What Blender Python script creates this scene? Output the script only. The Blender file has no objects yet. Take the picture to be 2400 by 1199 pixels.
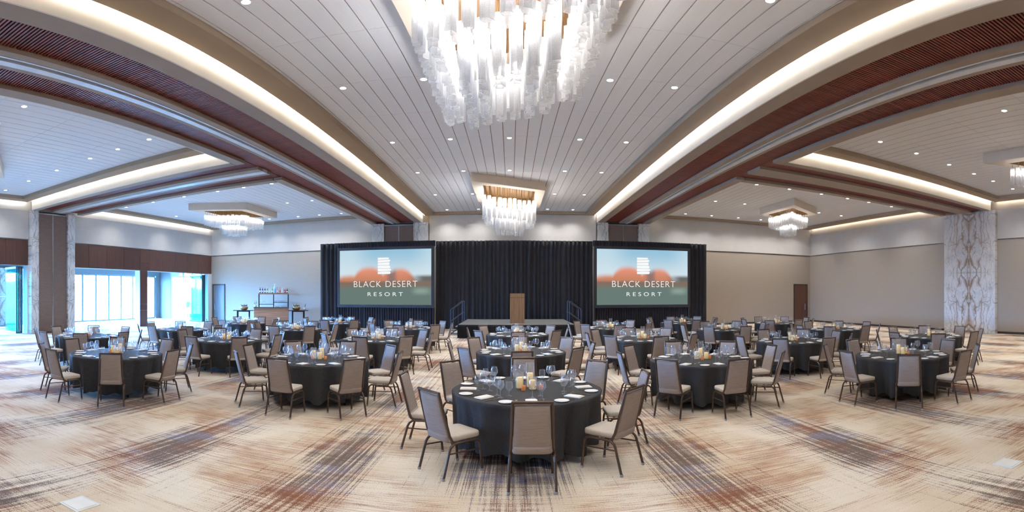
import bpy, bmesh, math, random
from math import sin, cos, pi, radians, atan2, hypot
from mathutils import Vector, Matrix

random.seed(11)
scene = bpy.context.scene
COL = scene.collection

# ------------------------------------------------------------------ camera, world, exposure
EYE = 1.95
PXF, PX0, PYH = 1096.0, 1197.0, 689.0          # panorama: pixels per radian, column straight ahead, horizon row
cam_d = bpy.data.cameras.new('camera')
cam_d.type = 'PANO'
cam_d.panorama_type = 'EQUIRECTANGULAR'
cam_d.longitude_min = -PX0 / PXF
cam_d.longitude_max = (2400 - PX0) / PXF
cam_d.latitude_min = -(1199 - PYH) / PXF
cam_d.latitude_max = PYH / PXF
cam_d.clip_start = 0.05
cam_d.clip_end = 500
cam = bpy.data.objects.new('camera', cam_d)
cam.location = (0, 0, EYE)
cam.rotation_euler = (pi / 2, 0, 0)
COL.objects.link(cam)
scene.camera = cam

vs = scene.view_settings
vs.view_transform = 'Standard'
vs.look = 'None'
vs.gamma = 1.0
vs.use_curve_mapping = False
vs.exposure = 0.80
try:
    cy = scene.cycles
    cy.max_bounces = 10
    cy.diffuse_bounces = 5
    cy.glossy_bounces = 3
    cy.transmission_bounces = 4
    cy.transparent_max_bounces = 28
    cy.caustics_reflective = False
    cy.caustics_refractive = False
    cy.sample_clamp_indirect = 4.0
    cy.use_light_tree = True
except Exception:
    pass

SKY_STRENGTH = 170.0
DOWNLIGHT_W = 172.0
COVE_STRENGTH = 15.0
BULB_STRENGTH = 42.0

world = bpy.data.worlds.new('sky')
scene.world = world
world.use_nodes = True
wnt = world.node_tree
bg = wnt.nodes['Background']
bg.inputs[0].default_value = (0.14, 0.42, 1.0, 1)
bg.inputs[1].default_value = SKY_STRENGTH
# daylight portals in the foyer's glazed openings (they only guide sky sampling)
for loc, rz, sx, sy in (((-26.0, 21.3, 1.7), -pi / 2, 12.4, 3.3), ((-26.0, 5.6, 1.7), -pi / 2, 11.6, 3.3), ((-24.9, 30.35, 2.0), 0.0, 5.4, 3.9)):
    pd = bpy.data.lights.new('daylight_portal', 'AREA')
    pd.shape = 'RECTANGLE'; pd.size = sx; pd.size_y = sy
    pd.cycles.is_portal = True
    po = bpy.data.objects.new('daylight_portal', pd)
    po.location = loc
    po.rotation_euler = (-pi / 2, 0, rz) if rz == 0.0 else (pi / 2, 0, rz)
    COL.objects.link(po)

# ------------------------------------------------------------------ materials
def srgb(r, g, b):
    def f(c):
        c /= 255.0
        return c / 12.92 if c <= 0.04045 else ((c + 0.055) / 1.055) ** 2.4
    return (f(r), f(g), f(b), 1.0)

class NT:
    def __init__(self, name):
        self.m = bpy.data.materials.new(name)
        self.m.use_nodes = True
        self.t = self.m.node_tree
        self.b = self.t.nodes['Principled BSDF']
        self.out = self.t.nodes['Material Output']
    def n(self, typ, **kw):
        nd = self.t.nodes.new(typ)
        for k, v in kw.items():
            setattr(nd, k, v)
        return nd
    def l(self, a, b):
        self.t.links.new(a, b)
    def val(self, x, sock):
        if isinstance(x, (int, float)):
            sock.default_value = x
        elif isinstance(x, tuple):
            sock.default_value = x
        else:
            self.l(x, sock)
    def math(self, op, a, b=0.0, c=None, clamp=False):
        nd = self.n('ShaderNodeMath', operation=op, use_clamp=clamp)
        self.val(a, nd.inputs[0]); self.val(b, nd.inputs[1])
        if c is not None: self.val(c, nd.inputs[2])
        return nd.outputs[0]
    def coords(self, kind='Object', scale=(1, 1, 1), loc=(0, 0, 0)):
        tc = self.n('ShaderNodeTexCoord')
        mp = self.n('ShaderNodeMapping')
        mp.inputs['Scale'].default_value = scale
        mp.inputs['Location'].default_value = loc
        self.l(tc.outputs[kind], mp.inputs[0])
        return mp.outputs[0]
    def noise(self, vec, scale=1.0, detail=2.0, rough=0.5, dist=0.0):
        nd = self.n('ShaderNodeTexNoise')
        nd.inputs['Scale'].default_value = scale
        nd.inputs['Detail'].default_value = detail
        nd.inputs['Roughness'].default_value = rough
        nd.inputs['Distortion'].default_value = dist
        if vec is not None: self.l(vec, nd.inputs['Vector'])
        return nd.outputs[0]
    def ramp(self, fac, stops, interp='LINEAR'):
        nd = self.n('ShaderNodeValToRGB')
        cr = nd.color_ramp
        cr.interpolation = interp
        while len(cr.elements) < len(stops): cr.elements.new(0.5)
        for e, (p, c) in zip(cr.elements, stops):
            e.position = p
            e.color = c if isinstance(c, tuple) else (c, c, c, 1)
        self.l(fac, nd.inputs[0])
        return nd.outputs[0]
    def mix(self, fac, a, b, blend='MIX'):
        nd = self.n('ShaderNodeMix', data_type='RGBA', blend_type=blend)
        self.val(fac, nd.inputs[0]); self.val(a, nd.inputs[6]); self.val(b, nd.inputs[7])
        return nd.outputs[2]
    def step(self, x, lo, hi):
        nd = self.n('ShaderNodeMapRange', interpolation_type='SMOOTHSTEP')
        self.val(x, nd.inputs[0])
        nd.inputs[1].default_value = lo; nd.inputs[2].default_value = hi
        return nd.outputs[0]
    def bump(self, h, strength=0.2, dist=0.01):
        nd = self.n('ShaderNodeBump')
        nd.inputs['Strength'].default_value = strength
        nd.inputs['Distance'].default_value = dist
        self.l(h, nd.inputs['Height'])
        self.l(nd.outputs[0], self.b.inputs['Normal'])

def plain(name, col, rough=0.6, metal=0.0, vary=0.06, scale=3.0, spec=0.5, aniso=(1, 1, 1)):
    t = NT(name)
    v = t.coords('Object', aniso)
    nz = t.noise(v, scale, 3)
    c = t.mix(t.step(nz, 0.3, 0.7), tuple(x * (1 - vary) for x in col[:3]) + (1,), tuple(min(1, x * (1 + vary)) for x in col[:3]) + (1,))
    t.l(c, t.b.inputs['Base Color'])
    t.b.inputs['Roughness'].default_value = rough
    t.b.inputs['Metallic'].default_value = metal
    t.b.inputs['Specular IOR Level'].default_value = spec
    return t.m

def fabric(name, col, sx=4, sy=4, sz=160, amp=0.12, rough=0.85, bump=0.15):
    t = NT(name)
    v = t.coords('Object', (sx, sy, sz))
    a = t.noise(v, 1.0, 2)
    v2 = t.coords('Object', (60, 60, 60))
    b = t.noise(v2, 3.0, 2)
    f = t.math('ADD', t.math('MULTIPLY', a, 0.7), t.math('MULTIPLY', b, 0.3))
    c = t.mix(t.step(f, 0.35, 0.65), tuple(x * (1 - amp) for x in col[:3]) + (1,), tuple(min(1, x * (1 + amp)) for x in col[:3]) + (1,))
    t.l(c, t.b.inputs['Base Color'])
    t.b.inputs['Roughness'].default_value = rough
    t.b.inputs['Specular IOR Level'].default_value = 0.25
    if bump: t.bump(f, bump, 0.003)
    return t.m

def wood(name, c1, c2, scale=(1.5, 30, 30), rough=0.45, coat=0.0):
    t = NT(name)
    v = t.coords('Object', scale)
    a = t.noise(v, 1.0, 4, 0.6, 0.4)
    c = t.mix(t.step(a, 0.3, 0.7), c1, c2)
    oi = t.n('ShaderNodeObjectInfo')
    k = t.math('MULTIPLY_ADD', oi.outputs['Random'], 0.35, 0.82)
    hsv = t.n('ShaderNodeHueSaturation')
    t.l(c, hsv.inputs['Color']); t.l(k, hsv.inputs['Value'])
    t.l(hsv.outputs[0], t.b.inputs['Base Color'])
    t.b.inputs['Roughness'].default_value = rough
    return t.m

def emit(name, col, strength, sampled=True):
    t = NT(name)
    e = t.n('ShaderNodeEmission')
    e.inputs[0].default_value = col
    e.inputs[1].default_value = strength
    t.l(e.outputs[0], t.out.inputs[0])
    if not sampled:
        t.m.cycles.emission_sampling = 'NONE'
    return t.m

def thin_glass(name, tint=(1, 1, 1, 1), base=0.12, edge=0.85, rough=0.05, glint=0.4):
    t = NT(name)
    tr = t.n('ShaderNodeBsdfTransparent'); tr.inputs[0].default_value = tint
    gl = t.n('ShaderNodeBsdfGlossy'); gl.inputs['Roughness'].default_value = rough
    lw = t.n('ShaderNodeLayerWeight'); lw.inputs[0].default_value = 0.35
    f = t.math('MULTIPLY_ADD', t.math('POWER', lw.outputs['Facing'], 1.6), edge, base, clamp=True)
    df = t.n('ShaderNodeBsdfTranslucent'); df.inputs[0].default_value = (0.95, 0.97, 1.0, 1)  # white share put into the clear glass for its bright highlights
    ms = t.n('ShaderNodeMixShader'); ms.inputs[0].default_value = glint
    t.l(gl.outputs[0], ms.inputs[1]); t.l(df.outputs[0], ms.inputs[2])
    mx = t.n('ShaderNodeMixShader')
    t.l(f, mx.inputs[0]); t.l(tr.outputs[0], mx.inputs[1]); t.l(ms.outputs[0], mx.inputs[2])
    t.l(mx.outputs[0], t.out.inputs[0])
    return t.m

def frosted_glass(name, trans=0.42, dens=0.4):
    t = NT(name)
    v = t.coords('Object', (1, 1, 1))
    nz = t.noise(v, 110.0, 2)
    bump = t.n('ShaderNodeBump'); bump.inputs['Strength'].default_value = 0.25; bump.inputs['Distance'].default_value = 0.01
    t.l(nz, bump.inputs['Height'])
    tr = t.n('ShaderNodeBsdfTransparent')
    tl = t.n('ShaderNodeBsdfTranslucent'); tl.inputs[0].default_value = (0.97, 0.98, 1.0, 1)
    df = t.n('ShaderNodeBsdfDiffuse'); df.inputs[0].default_value = (0.95, 0.96, 0.98, 1)
    gl = t.n('ShaderNodeBsdfGlossy'); gl.inputs['Roughness'].default_value = 0.12
    for q in (tl, df, gl): t.l(bump.outputs[0], q.inputs['Normal'])
    a = t.n('ShaderNodeMixShader'); a.inputs[0].default_value = 0.2
    t.l(tl.outputs[0], a.inputs[1]); t.l(df.outputs[0], a.inputs[2])
    b = t.n('ShaderNodeMixShader'); b.inputs[0].default_value = 0.15
    t.l(a.outputs[0], b.inputs[1]); t.l(gl.outputs[0], b.inputs[2])
    spk = t.math('MULTIPLY_ADD', nz, dens, 1 - trans - dens * 0.5, clamp=True)
    c = t.n('ShaderNodeMixShader')
    t.l(spk, c.inputs[0]); t.l(tr.outputs[0], c.inputs[1]); t.l(b.outputs[0], c.inputs[2])
    t.l(c.outputs[0], t.out.inputs[0])
    return t.m

def carpet_mat():
    t = NT('carpet')
    tc = t.n('ShaderNodeTexCoord')
    P = tc.outputs['Object']
    def mp(sx, sy, lx=0.0, ly=0.0):
        nonlocal P
        m = t.n('ShaderNodeMapping')
        m.inputs['Scale'].default_value = (sx, sy, 1); m.inputs['Location'].default_value = (lx, ly, 0)
        t.l(P, m.inputs[0]); return m.outputs[0]
    spx = t.n('ShaderNodeSeparateXYZ'); t.l(P, spx.inputs[0])
    ax = t.math('ABSOLUTE', spx.outputs[0])              # the woven repeat is mirrored about the room's middle line
    cmb = t.n('ShaderNodeCombineXYZ'); t.l(ax, cmb.inputs[0]); t.l(spx.outputs[1], cmb.inputs[1])
    P = cmb.outputs[0]
    grain = t.noise(mp(1, 1), 105.0, 2, 0.8)
    vY = t.noise(mp(24, 0.26), 1.0, 3, 0.7)
    vYf = t.noise(mp(60, 0.42, 3), 1.0, 2, 0.6)
    vX = t.noise(mp(1.3, 58, 7, 3), 1.0, 3, 0.7)
    vXb = t.noise(mp(1.6, 14, 17, 33), 1.0, 2, 0.6)
    band = t.math('MULTIPLY_ADD', t.math('COSINE', t.math('MULTIPLY', ax, 2 * pi / 1.95)), 0.5, 0.5)
    row = t.math('MULTIPLY_ADD', t.math('COSINE', t.math('MULTIPLY', t.math('SUBTRACT', spx.outputs[1], 5.15), 2 * pi / 3.9)), 0.5, 0.5)
    blk = t.noise(mp(0.75, 0.6, 9, 4), 1.0, 3, 0.6)
    blk2 = t.noise(mp(0.95, 0.95, 31, 14), 1.0, 3, 0.6)
    base = t.mix(t.step(t.noise(mp(0.7, 0.7), 1.0, 3), 0.35, 0.65), srgb(224, 214, 198), srgb(209, 193, 170))
    thr = t.math('ADD', t.math('MULTIPLY', vX, 0.6), t.math('MULTIPLY', grain, 0.4))
    rust_m = t.step(t.math('ADD', thr, t.math('MULTIPLY', t.math('SUBTRACT', blk2, 0.5), 0.62)), 0.505, 0.60)
    c1 = t.mix(t.math('MULTIPLY', rust_m, 0.72), base, t.mix(t.step(vXb, 0.4, 0.6), srgb(170, 122, 82), srgb(138, 86, 56)))
    g1 = t.step(t.math('ADD', t.math('MULTIPLY', grain, 0.6), t.math('MULTIPLY', vX, 0.4)), 0.54, 0.66)
    c2 = t.mix(t.math('MULTIPLY', g1, 0.6), c1, srgb(112, 88, 76))
    s_ = t.math('ADD', t.math('MULTIPLY', vY, 0.85), t.math('MULTIPLY', vYf, 0.55))
    s_ = t.math('SUBTRACT', s_, 0.2)
    s_ = t.math('ADD', s_, t.math('MULTIPLY', t.math('SUBTRACT', band, 0.62), 0.22))
    s_ = t.math('ADD', s_, t.math('MULTIPLY', t.math('SUBTRACT', t.math('MULTIPLY', band, row), 0.3), 0.16))
    s_ = t.math('ADD', s_, t.math('MULTIPLY', t.math('SUBTRACT', blk, 0.5), 0.72))
    s_ = t.math('ADD', s_, t.math('MULTIPLY', t.math('SUBTRACT', grain, 0.5), 0.8))
    s_ = t.math('ADD', s_, t.math('ADD', t.math('MULTIPLY', t.math('SUBTRACT', vXb, 0.5), 0.24), t.math('MULTIPLY', t.math('SUBTRACT', vX, 0.5), 0.3)))
    dk = t.step(s_, 0.535, 0.625)
    bl = t.step(t.math('ADD', t.noise(mp(0.9, 1.6, 17, 5), 1.0, 2), t.math('MULTIPLY', t.math('SUBTRACT', vX, 0.5), 0.7)), 0.575, 0.67)
    dcol = t.mix(bl, t.mix(t.step(blk2, 0.42, 0.58), srgb(72, 52, 52), srgb(116, 68, 48)), srgb(92, 94, 128))
    c3 = t.mix(t.math('MULTIPLY', dk, 0.85), c2, dcol)
    t.l(c3, t.b.inputs['Base Color'])
    t.b.inputs['Roughness'].default_value = 0.95
    t.b.inputs['Specular IOR Level'].default_value = 0.1
    t.bump(grain, 0.4, 0.004)
    return t.m

def marble_mat(axis='y', c0=0.0, zc=3.0):
    # book-matched slabs: veins mirrored about a vertical and a horizontal line
    t = NT('marble')
    tc = t.n('ShaderNodeTexCoord')
    sp = t.n('ShaderNodeSeparateXYZ'); t.l(tc.outputs['Object'], sp.inputs[0])
    u = t.math('ABSOLUTE', t.math('SUBTRACT', sp.outputs[1 if axis == 'y' else 0], c0))
    w = t.math('ABSOLUTE', t.math('SUBTRACT', sp.outputs[2], zc))
    cb = t.n('ShaderNodeCombineXYZ'); t.l(u, cb.inputs[0]); t.l(w, cb.inputs[1])
    v = cb.outputs[0]
    wn = t.n('ShaderNodeTexNoise'); wn.inputs['Scale'].default_value = 1.5; wn.inputs['Detail'].default_value = 4
    t.l(v, wn.inputs['Vector'])
    add = t.n('ShaderNodeVectorMath', operation='MULTIPLY_ADD')
    t.l(wn.outputs['Color'], add.inputs[0]); add.inputs[1].default_value = (0.7, 0.9, 0); t.l(v, add.inputs[2])
    W = add.outputs[0]
    def cells(sx, sy, off, wid):
        mp = t.n('ShaderNodeMapping'); mp.inputs['Scale'].default_value = (sx, sy, 1); mp.inputs['Location'].default_value = (off, off * 1.7, 0)
        t.l(W, mp.inputs[0])
        vo = t.n('ShaderNodeTexVoronoi', feature='DISTANCE_TO_EDGE'); vo.inputs['Scale'].default_value = 1.0
        t.l(mp.outputs[0], vo.inputs['Vector'])
        return t.step(vo.outputs['Distance'], wid, 0.0)
    def veins(scale, wid, dist, off=0.0):
        mp = t.n('ShaderNodeMapping'); mp.inputs['Scale'].default_value = (1.0, 0.4, 1); mp.inputs['Location'].default_value = (off, off * 1.7, 0)
        t.l(v, mp.inputs[0])
        return t.step(t.math('ABSOLUTE', t.math('SUBTRACT', t.noise(mp.outputs[0], scale, 4, 0.5, dist), 0.5)), wid, 0.0)
    base = t.mix(t.step(t.noise(v, 0.9, 4, 0.6, 0.5), 0.4, 0.7), srgb(238, 238, 238), srgb(208, 209, 211))
    core = t.step(u, 1.15, 0.25)
    rust = t.math('MULTIPLY', t.math('MULTIPLY', cells(2.3, 0.8, 0.0, 0.22), core), t.step(t.noise(v, 1.5, 3), 0.36, 0.52))
    c = t.mix(t.math('MULTIPLY', rust, 0.9), base, srgb(166, 134, 104))
    c = t.mix(t.math('MULTIPLY', t.math('MULTIPLY', cells(2.3, 0.8, 0.0, 0.05), t.step(u, 1.7, 0.6)), 0.7), c, srgb(110, 96, 86))
    c = t.mix(t.math('MULTIPLY', veins(1.6, 0.018, 1.0, 4.0), 0.6), c, srgb(128, 118, 110))
    c = t.mix(t.math('MULTIPLY', veins(3.0, 0.014, 1.2, 9.0), 0.45), c, srgb(150, 138, 124))
    t.l(c, t.b.inputs['Base Color'])
    t.b.inputs['Roughness'].default_value = 0.18
    return t.m

M = {}
M['carpet'] = carpet_mat()
M['wall'] = fabric('wall_linen', srgb(168, 157, 145), 2.5, 2.5, 90, 0.035, 0.9, 0.05)
M['wall_hi'] = plain('upper_wall_paint', srgb(198, 194, 190), 0.85, vary=0.02)
M['white'] = plain('cove_paint', srgb(238, 232, 222), 0.85, vary=0.015)
M['soffit'] = plain('taupe_paint', srgb(150, 132, 114), 0.8, vary=0.02)
M['band'] = plain('beam_paint', srgb(158, 142, 128), 0.75, vary=0.02)
M['tile'] = fabric('ceiling_tile', srgb(240, 242, 246), 60, 1.5, 1, 0.02, 0.9, 0.03)
M['gap'] = plain('tile_gap', srgb(150, 128, 110), 0.9)
M['slat'] = wood('mahogany', srgb(140, 66, 50), srgb(104, 44, 36), (2.5, 40, 40), 0.4)
M['slat_back'] = plain('slat_void', srgb(40, 22, 20), 0.8)
M['walnut'] = wood('walnut_panel', srgb(94, 60, 48), srgb(68, 42, 36), (26, 26, 0.9), 0.35)
M['oak'] = wood('bar_wood', srgb(170, 132, 104), srgb(140, 104, 80), (0.8, 20, 26), 0.5)
M['lectern'] = wood('lectern_wood', srgb(164, 124, 88), srgb(126, 92, 64), (22, 22, 0.8), 0.35)
M['partition'] = fabric('partition_cloth', srgb(128, 108, 98), 3, 3, 70, 0.12, 0.9, 0.08)
M['alu'] = plain('aluminium', srgb(196, 200, 204), 0.3, 0.9)
M['track'] = plain('track_white', srgb(226, 232, 240), 0.35, 0.3)
M['gold'] = plain('brass', srgb(164, 132, 90), 0.4, 0.7)
M['recess'] = plain('bronze_recess', srgb(128, 98, 66), 0.55, 0.3)
M['canopy'] = plain('canopy_paint', srgb(214, 202, 188), 0.8, vary=0.02)
M['tube'] = frosted_glass('seeded_glass', 0.40, 0.5)
M['rim'] = frosted_glass('glass_rim', 0.06, 0.05)
M['foyer'] = plain('foyer_paint', srgb(112, 110, 108), 0.8, vary=0.01)
M['bulb'] = emit('led_bulb', (1.0, 0.97, 0.93, 1), BULB_STRENGTH)
M['cove'] = emit('cove_led', (1.0, 0.90, 0.76, 1), COVE_STRENGTH)
M['down'] = emit('downlight_lens', (1.0, 0.95, 0.88, 1), 12.0, False)
M['bronze'] = plain('bronze_metal', srgb(86, 70, 60), 0.36, 0.5, 0.05)
M['chair'] = fabric('chair_cloth', srgb(158, 146, 140), 8, 8, 120, 0.09, 0.8, 0.12)
M['seat'] = fabric('seat_cloth', srgb(196, 186, 174), 14, 110, 14, 0.05, 0.75, 0.1)
M['glide'] = plain('grey_glide', srgb(150, 152, 156), 0.4)
M['cloth'] = fabric('black_linen', srgb(56, 57, 60), 3, 120, 30, 0.16, 0.7, 0.2)
M['table'] = plain('table_top', srgb(120, 104, 88), 0.6)
M['china'] = plain('china', srgb(240, 240, 240), 0.15, vary=0.0)
M['napkin'] = fabric('napkin', srgb(240, 238, 234), 60, 60, 60, 0.02, 0.8, 0.05)
M['cutlery'] = plain('copper_cutlery', srgb(196, 140, 110), 0.2, 1.0)
M['glass'] = thin_glass('clear_glass')
M['cyl'] = thin_glass('hurricane_glass', base=0.05, edge=0.45)
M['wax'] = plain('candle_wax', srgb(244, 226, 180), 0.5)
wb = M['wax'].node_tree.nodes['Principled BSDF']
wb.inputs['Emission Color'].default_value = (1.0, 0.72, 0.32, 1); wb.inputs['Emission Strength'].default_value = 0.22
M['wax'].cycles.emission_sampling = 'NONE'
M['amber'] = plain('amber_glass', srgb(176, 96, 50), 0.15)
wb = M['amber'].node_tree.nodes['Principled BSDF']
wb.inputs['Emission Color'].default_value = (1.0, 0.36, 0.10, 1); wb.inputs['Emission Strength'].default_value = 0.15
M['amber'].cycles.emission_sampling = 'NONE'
M['drape'] = fabric('black_drape', srgb(44, 43, 47), 30, 30, 2, 0.15, 0.85, 0.1)
M['skirt'] = fabric('black_skirt', srgb(28, 26, 27), 30, 30, 2, 0.15, 0.85, 0.1)
M['deck'] = fabric('stage_carpet', srgb(110, 110, 108), 80, 80, 80, 0.1, 0.9, 0.1)
M['black'] = plain('black_metal', srgb(34, 36, 40), 0.45, 0.3)
M['rail'] = plain('handrail_metal', srgb(78, 82, 92), 0.35, 0.5)
M['frame'] = plain('screen_frame', srgb(44, 46, 54), 0.6)
M['door_blue'] = wood('grey_door', srgb(120, 108, 104), srgb(104, 92, 90), (20, 20, 0.7), 0.4)
M['door_brown'] = wood('brown_door', srgb(112, 74, 56), srgb(92, 58, 44), (20, 20, 0.7), 0.4)
M['dark'] = plain('dark_trim', srgb(52, 44, 40), 0.6)
M['paint'] = plain('white_paint', srgb(226, 228, 230), 0.8, vary=0.01)
M['mullion'] = plain('mullion_paint', srgb(118, 122, 126), 0.4, 0.2)
M['pane'] = thin_glass('window_glass', (0.96, 0.99, 1.0, 1), 0.03, 0.4)
M['pane_green'] = thin_glass('door_glass', (0.62, 0.93, 0.92, 1), 0.06, 0.4)
M['terrace'] = plain('terrace_stone', srgb(214, 204, 190), 0.9)
M['hill'] = plain('hill_earth', srgb(190, 160, 140), 0.95, vary=0.15, scale=0.2)
M['leaf'] = plain('leaf', srgb(96, 124, 72), 0.6, vary=0.25, scale=14)
M['petal'] = plain('petal', srgb(172, 120, 160), 0.6, vary=0.3, scale=20)
M['ceramic'] = plain('white_ceramic', srgb(228, 228, 224), 0.3)
M['boxlid'] = plain('floor_box_metal', srgb(214, 220, 220), 0.5)

# ------------------------------------------------------------------ mesh helpers
class MB:
    def __init__(self):
        self.v = []; self.f = []; self.mi = []; self.sm = []
        self.cur = 0; self.smooth = False
    def _f(self, idx):
        self.f.append(tuple(idx)); self.mi.append(self.cur); self.sm.append(self.smooth)
    def add(self, verts, faces):
        o = len(self.v)
        self.v.extend(tuple(p) for p in verts)
        for fc in faces: self._f([i + o for i in fc])
    def box(self, x0, x1, y0, y1, z0, z1, skip=()):
        vs_ = [(x0, y0, z0), (x1, y0, z0), (x1, y1, z0), (x0, y1, z0), (x0, y0, z1), (x1, y0, z1), (x1, y1, z1), (x0, y1, z1)]
        fs = {'b': (3, 2, 1, 0), 't': (4, 5, 6, 7), 's': (0, 1, 5, 4), 'e': (1, 2, 6, 5), 'n': (2, 3, 7, 6), 'w': (3, 0, 4, 7)}
        self.add(vs_, [f for k, f in fs.items() if k not in skip])
        return self
    def quad(self, a, b, c, d):
        self.add([a, b, c, d], [(0, 1, 2, 3)]); return self
    def tube(self, pts, r, n=6, cap=True, flat=1.0):
        pts = [Vector(p) for p in pts]
        rs = r if isinstance(r, (list, tuple)) else [r] * len(pts)
        o = len(self.v)
        up = None
        for i, p in enumerate(pts):
            if i == 0: d = pts[1] - p
            elif i == len(pts) - 1: d = p - pts[i - 1]
            else: d = (pts[i + 1] - p).normalized() + (p - pts[i - 1]).normalized()
            d = d.normalized()
            if up is None:
                up = Vector((1, 0, 0)) if abs(d.x) < 0.8 else Vector((0, 0, 1))
            a = d.cross(up)
            if a.length < 1e-5: a = d.cross(Vector((0, 1, 0)))
            a.normalize(); b = a.cross(d).normalized(); up = b
            for k in range(n):
                t = 2 * pi * (k + 0.5) / n
                self.v.append(tuple(p + a * (cos(t) * rs[i] * flat) + b * (sin(t) * rs[i])))
        for i in range(len(pts) - 1):
            for k in range(n):
                k2 = (k + 1) % n
                self._f((o + i * n + k, o + i * n + k2, o + (i + 1) * n + k2, o + (i + 1) * n + k))
        if cap:
            self._f([o + k for k in reversed(range(n))])
            e = o + (len(pts) - 1) * n
            self._f([e + k for k in range(n)])
        return self
    def lathe(self, prof, n=20, cx=0, cy=0, close_top=False, close_bot=False):
        o = len(self.v)
        for (r, z) in prof:
            for k in range(n):
                t = 2 * pi * k / n
                self.v.append((cx + r * cos(t), cy + r * sin(t), z))
        for i in range(len(prof) - 1):
            for k in range(n):
                k2 = (k + 1) % n
                self._f((o + i * n + k, o + i * n + k2, o + (i + 1) * n + k2, o + (i + 1) * n + k))
        if close_bot: self._f([o + k for k in reversed(range(n))])
        if close_top:
            e = o + (len(prof) - 1) * n
            self._f([e + k for k in range(n)])
        return self
    def prism(self, poly, z0, z1):
        n = len(poly)
        vs_ = [(x, y, z0) for x, y in poly] + [(x, y, z1) for x, y in poly]
        fs = [tuple(reversed(range(n))), tuple(range(n, 2 * n))] + [(k, (k + 1) % n, n + (k + 1) % n, n + k) for k in range(n)]
        self.add(vs_, fs); return self
    def mesh(self, name, mats, bevel=0.0, segs=2):
        me = bpy.data.meshes.new(name)
        me.from_pydata(self.v, [], self.f)
        for m in (mats if isinstance(mats, (list, tuple)) else [mats]): me.materials.append(M[m] if isinstance(m, str) else m)
        for p, mi, s in zip(me.polygons, self.mi, self.sm):
            p.material_index = mi; p.use_smooth = s
        if bevel:
            bm = bmesh.new(); bm.from_mesh(me)
            bmesh.ops.bevel(bm, geom=bm.edges[:], offset=bevel, segments=segs, affect='EDGES', profile=0.6)
            bm.to_mesh(me); bm.free()
        me.update()
        return me
    def obj(self, name, mats, parent=None, loc=(0, 0, 0), rot=(0, 0, 0), bevel=0.0, segs=2):
        return link(name, self.mesh(name, mats, bevel, segs), parent, loc, rot)

def link(name, me, parent=None, loc=(0, 0, 0), rot=(0, 0, 0)):
    o = bpy.data.objects.new(name, me)
    o.location = loc; o.rotation_euler = rot
    if parent is not None: o.parent = parent
    COL.objects.link(o)
    return o

def empty(name, loc, rz=0.0):
    o = bpy.data.objects.new(name, None)
    o.empty_display_size = 0.1
    o.location = loc; o.rotation_euler = (0, 0, rz)
    COL.objects.link(o)
    return o

def tag(o, label, cat, group=None):
    o['label'] = label; o['category'] = cat
    if group: o['group'] = group
    return o

def struct(o, label=None):
    o['kind'] = 'structure'
    if label: o['label'] = label
    return o

def rounded_pad(w0, w1, h, t, n=8, crown=0.35):
    """upholstered pad in the XZ plane, widths w0 (bottom) and w1 (top), height h, thickness t (along Y, centred)"""
    mb = MB(); mb.smooth = True
    nu, nv = n, n
    def pos(u, v, side):
        su = math.copysign(abs(u) ** 0.8, u)
        w = w0 + (w1 - w0) * (v + 1) / 2
        e = (1 - abs(u) ** 8) * (1 - abs(v) ** 8)
        c = 1 - crown * (0.5 * u * u + 0.5 * v * v)
        y = side * t / 2 * (0.35 + 0.65 * max(0, e) ** 0.5) * c
        k = 0.02 * (u * u) * (v * v)
        return (u * w / 2 * (1 - k), y, (v + 1) / 2 * h)
    for side in (1, -1):
        o = len(mb.v)
        for j in range(nv + 1):
            for i in range(nu + 1):
                uu = -cos(pi * i / nu); vv = -cos(pi * j / nv)
                mb.v.append(pos(uu, vv, side))
        for j in range(nv):
            for i in range(nu):
                a = o + j * (nu + 1) + i
                q = (a, a + 1, a + nu + 2, a + nu + 1)
                mb._f(q if side < 0 else tuple(reversed(q)))
    # rim
    o1, o2 = 0, (nu + 1) * (nv + 1)
    ring = [i for i in range(nu + 1)] + [(j + 1) * (nu + 1) - 1 for j in range(1, nv + 1)] + \
           [nv * (nu + 1) + i for i in range(nu - 1, -1, -1)] + [j * (nu + 1) for j in range(nv - 1, 0, -1)]
    for a, b in zip(ring, ring[1:] + ring[:1]):
        mb._f((o1 + a, o1 + b, o2 + b, o2 + a))
    return mb

# ------------------------------------------------------------------ room shell
XR, XL, YB, YN = 20.03, -20.0, 26.9, -0.6
ZT = 6.73            # tile plane
ZS = 6.57            # soffit frame underside
ZB = 6.14            # beam underside

mb = MB(); mb.quad((-27.6, YN - 0.2, 0), (XR + 0.3, YN - 0.2, 0), (XR + 0.3, 31.5, 0), (-27.6, 31.5, 0))
struct(mb.obj('floor', 'carpet'), 'patterned carpet with rust, brown and blue streaks on cream')

# roof slab
mb = MB(); mb.box(-20.6, XR + 0.4, YN - 0.3, YB + 0.5, 7.05, 7.25)
struct(mb.obj('roof_slab', 'paint'))

# right wall: lower field, proud upper panel, lit cove face
mb = MB(); mb.box(XR, XR + 0.3, YN, YB + 0.3, 0, 4.66); mb.box(XR + 0.08, XR + 0.3, YN, YB + 0.3, 4.66, 7.05)
struct(mb.obj('wall_right', ['wall']))
mb = MB()
for (a, b) in ((YN, 11.72), (14.9, YB)): mb.box(XR - 0.06, XR + 0.08, a, b, 4.70, 6.13)
struct(mb.obj('wall_right_upper', 'wall_hi'))
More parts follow.
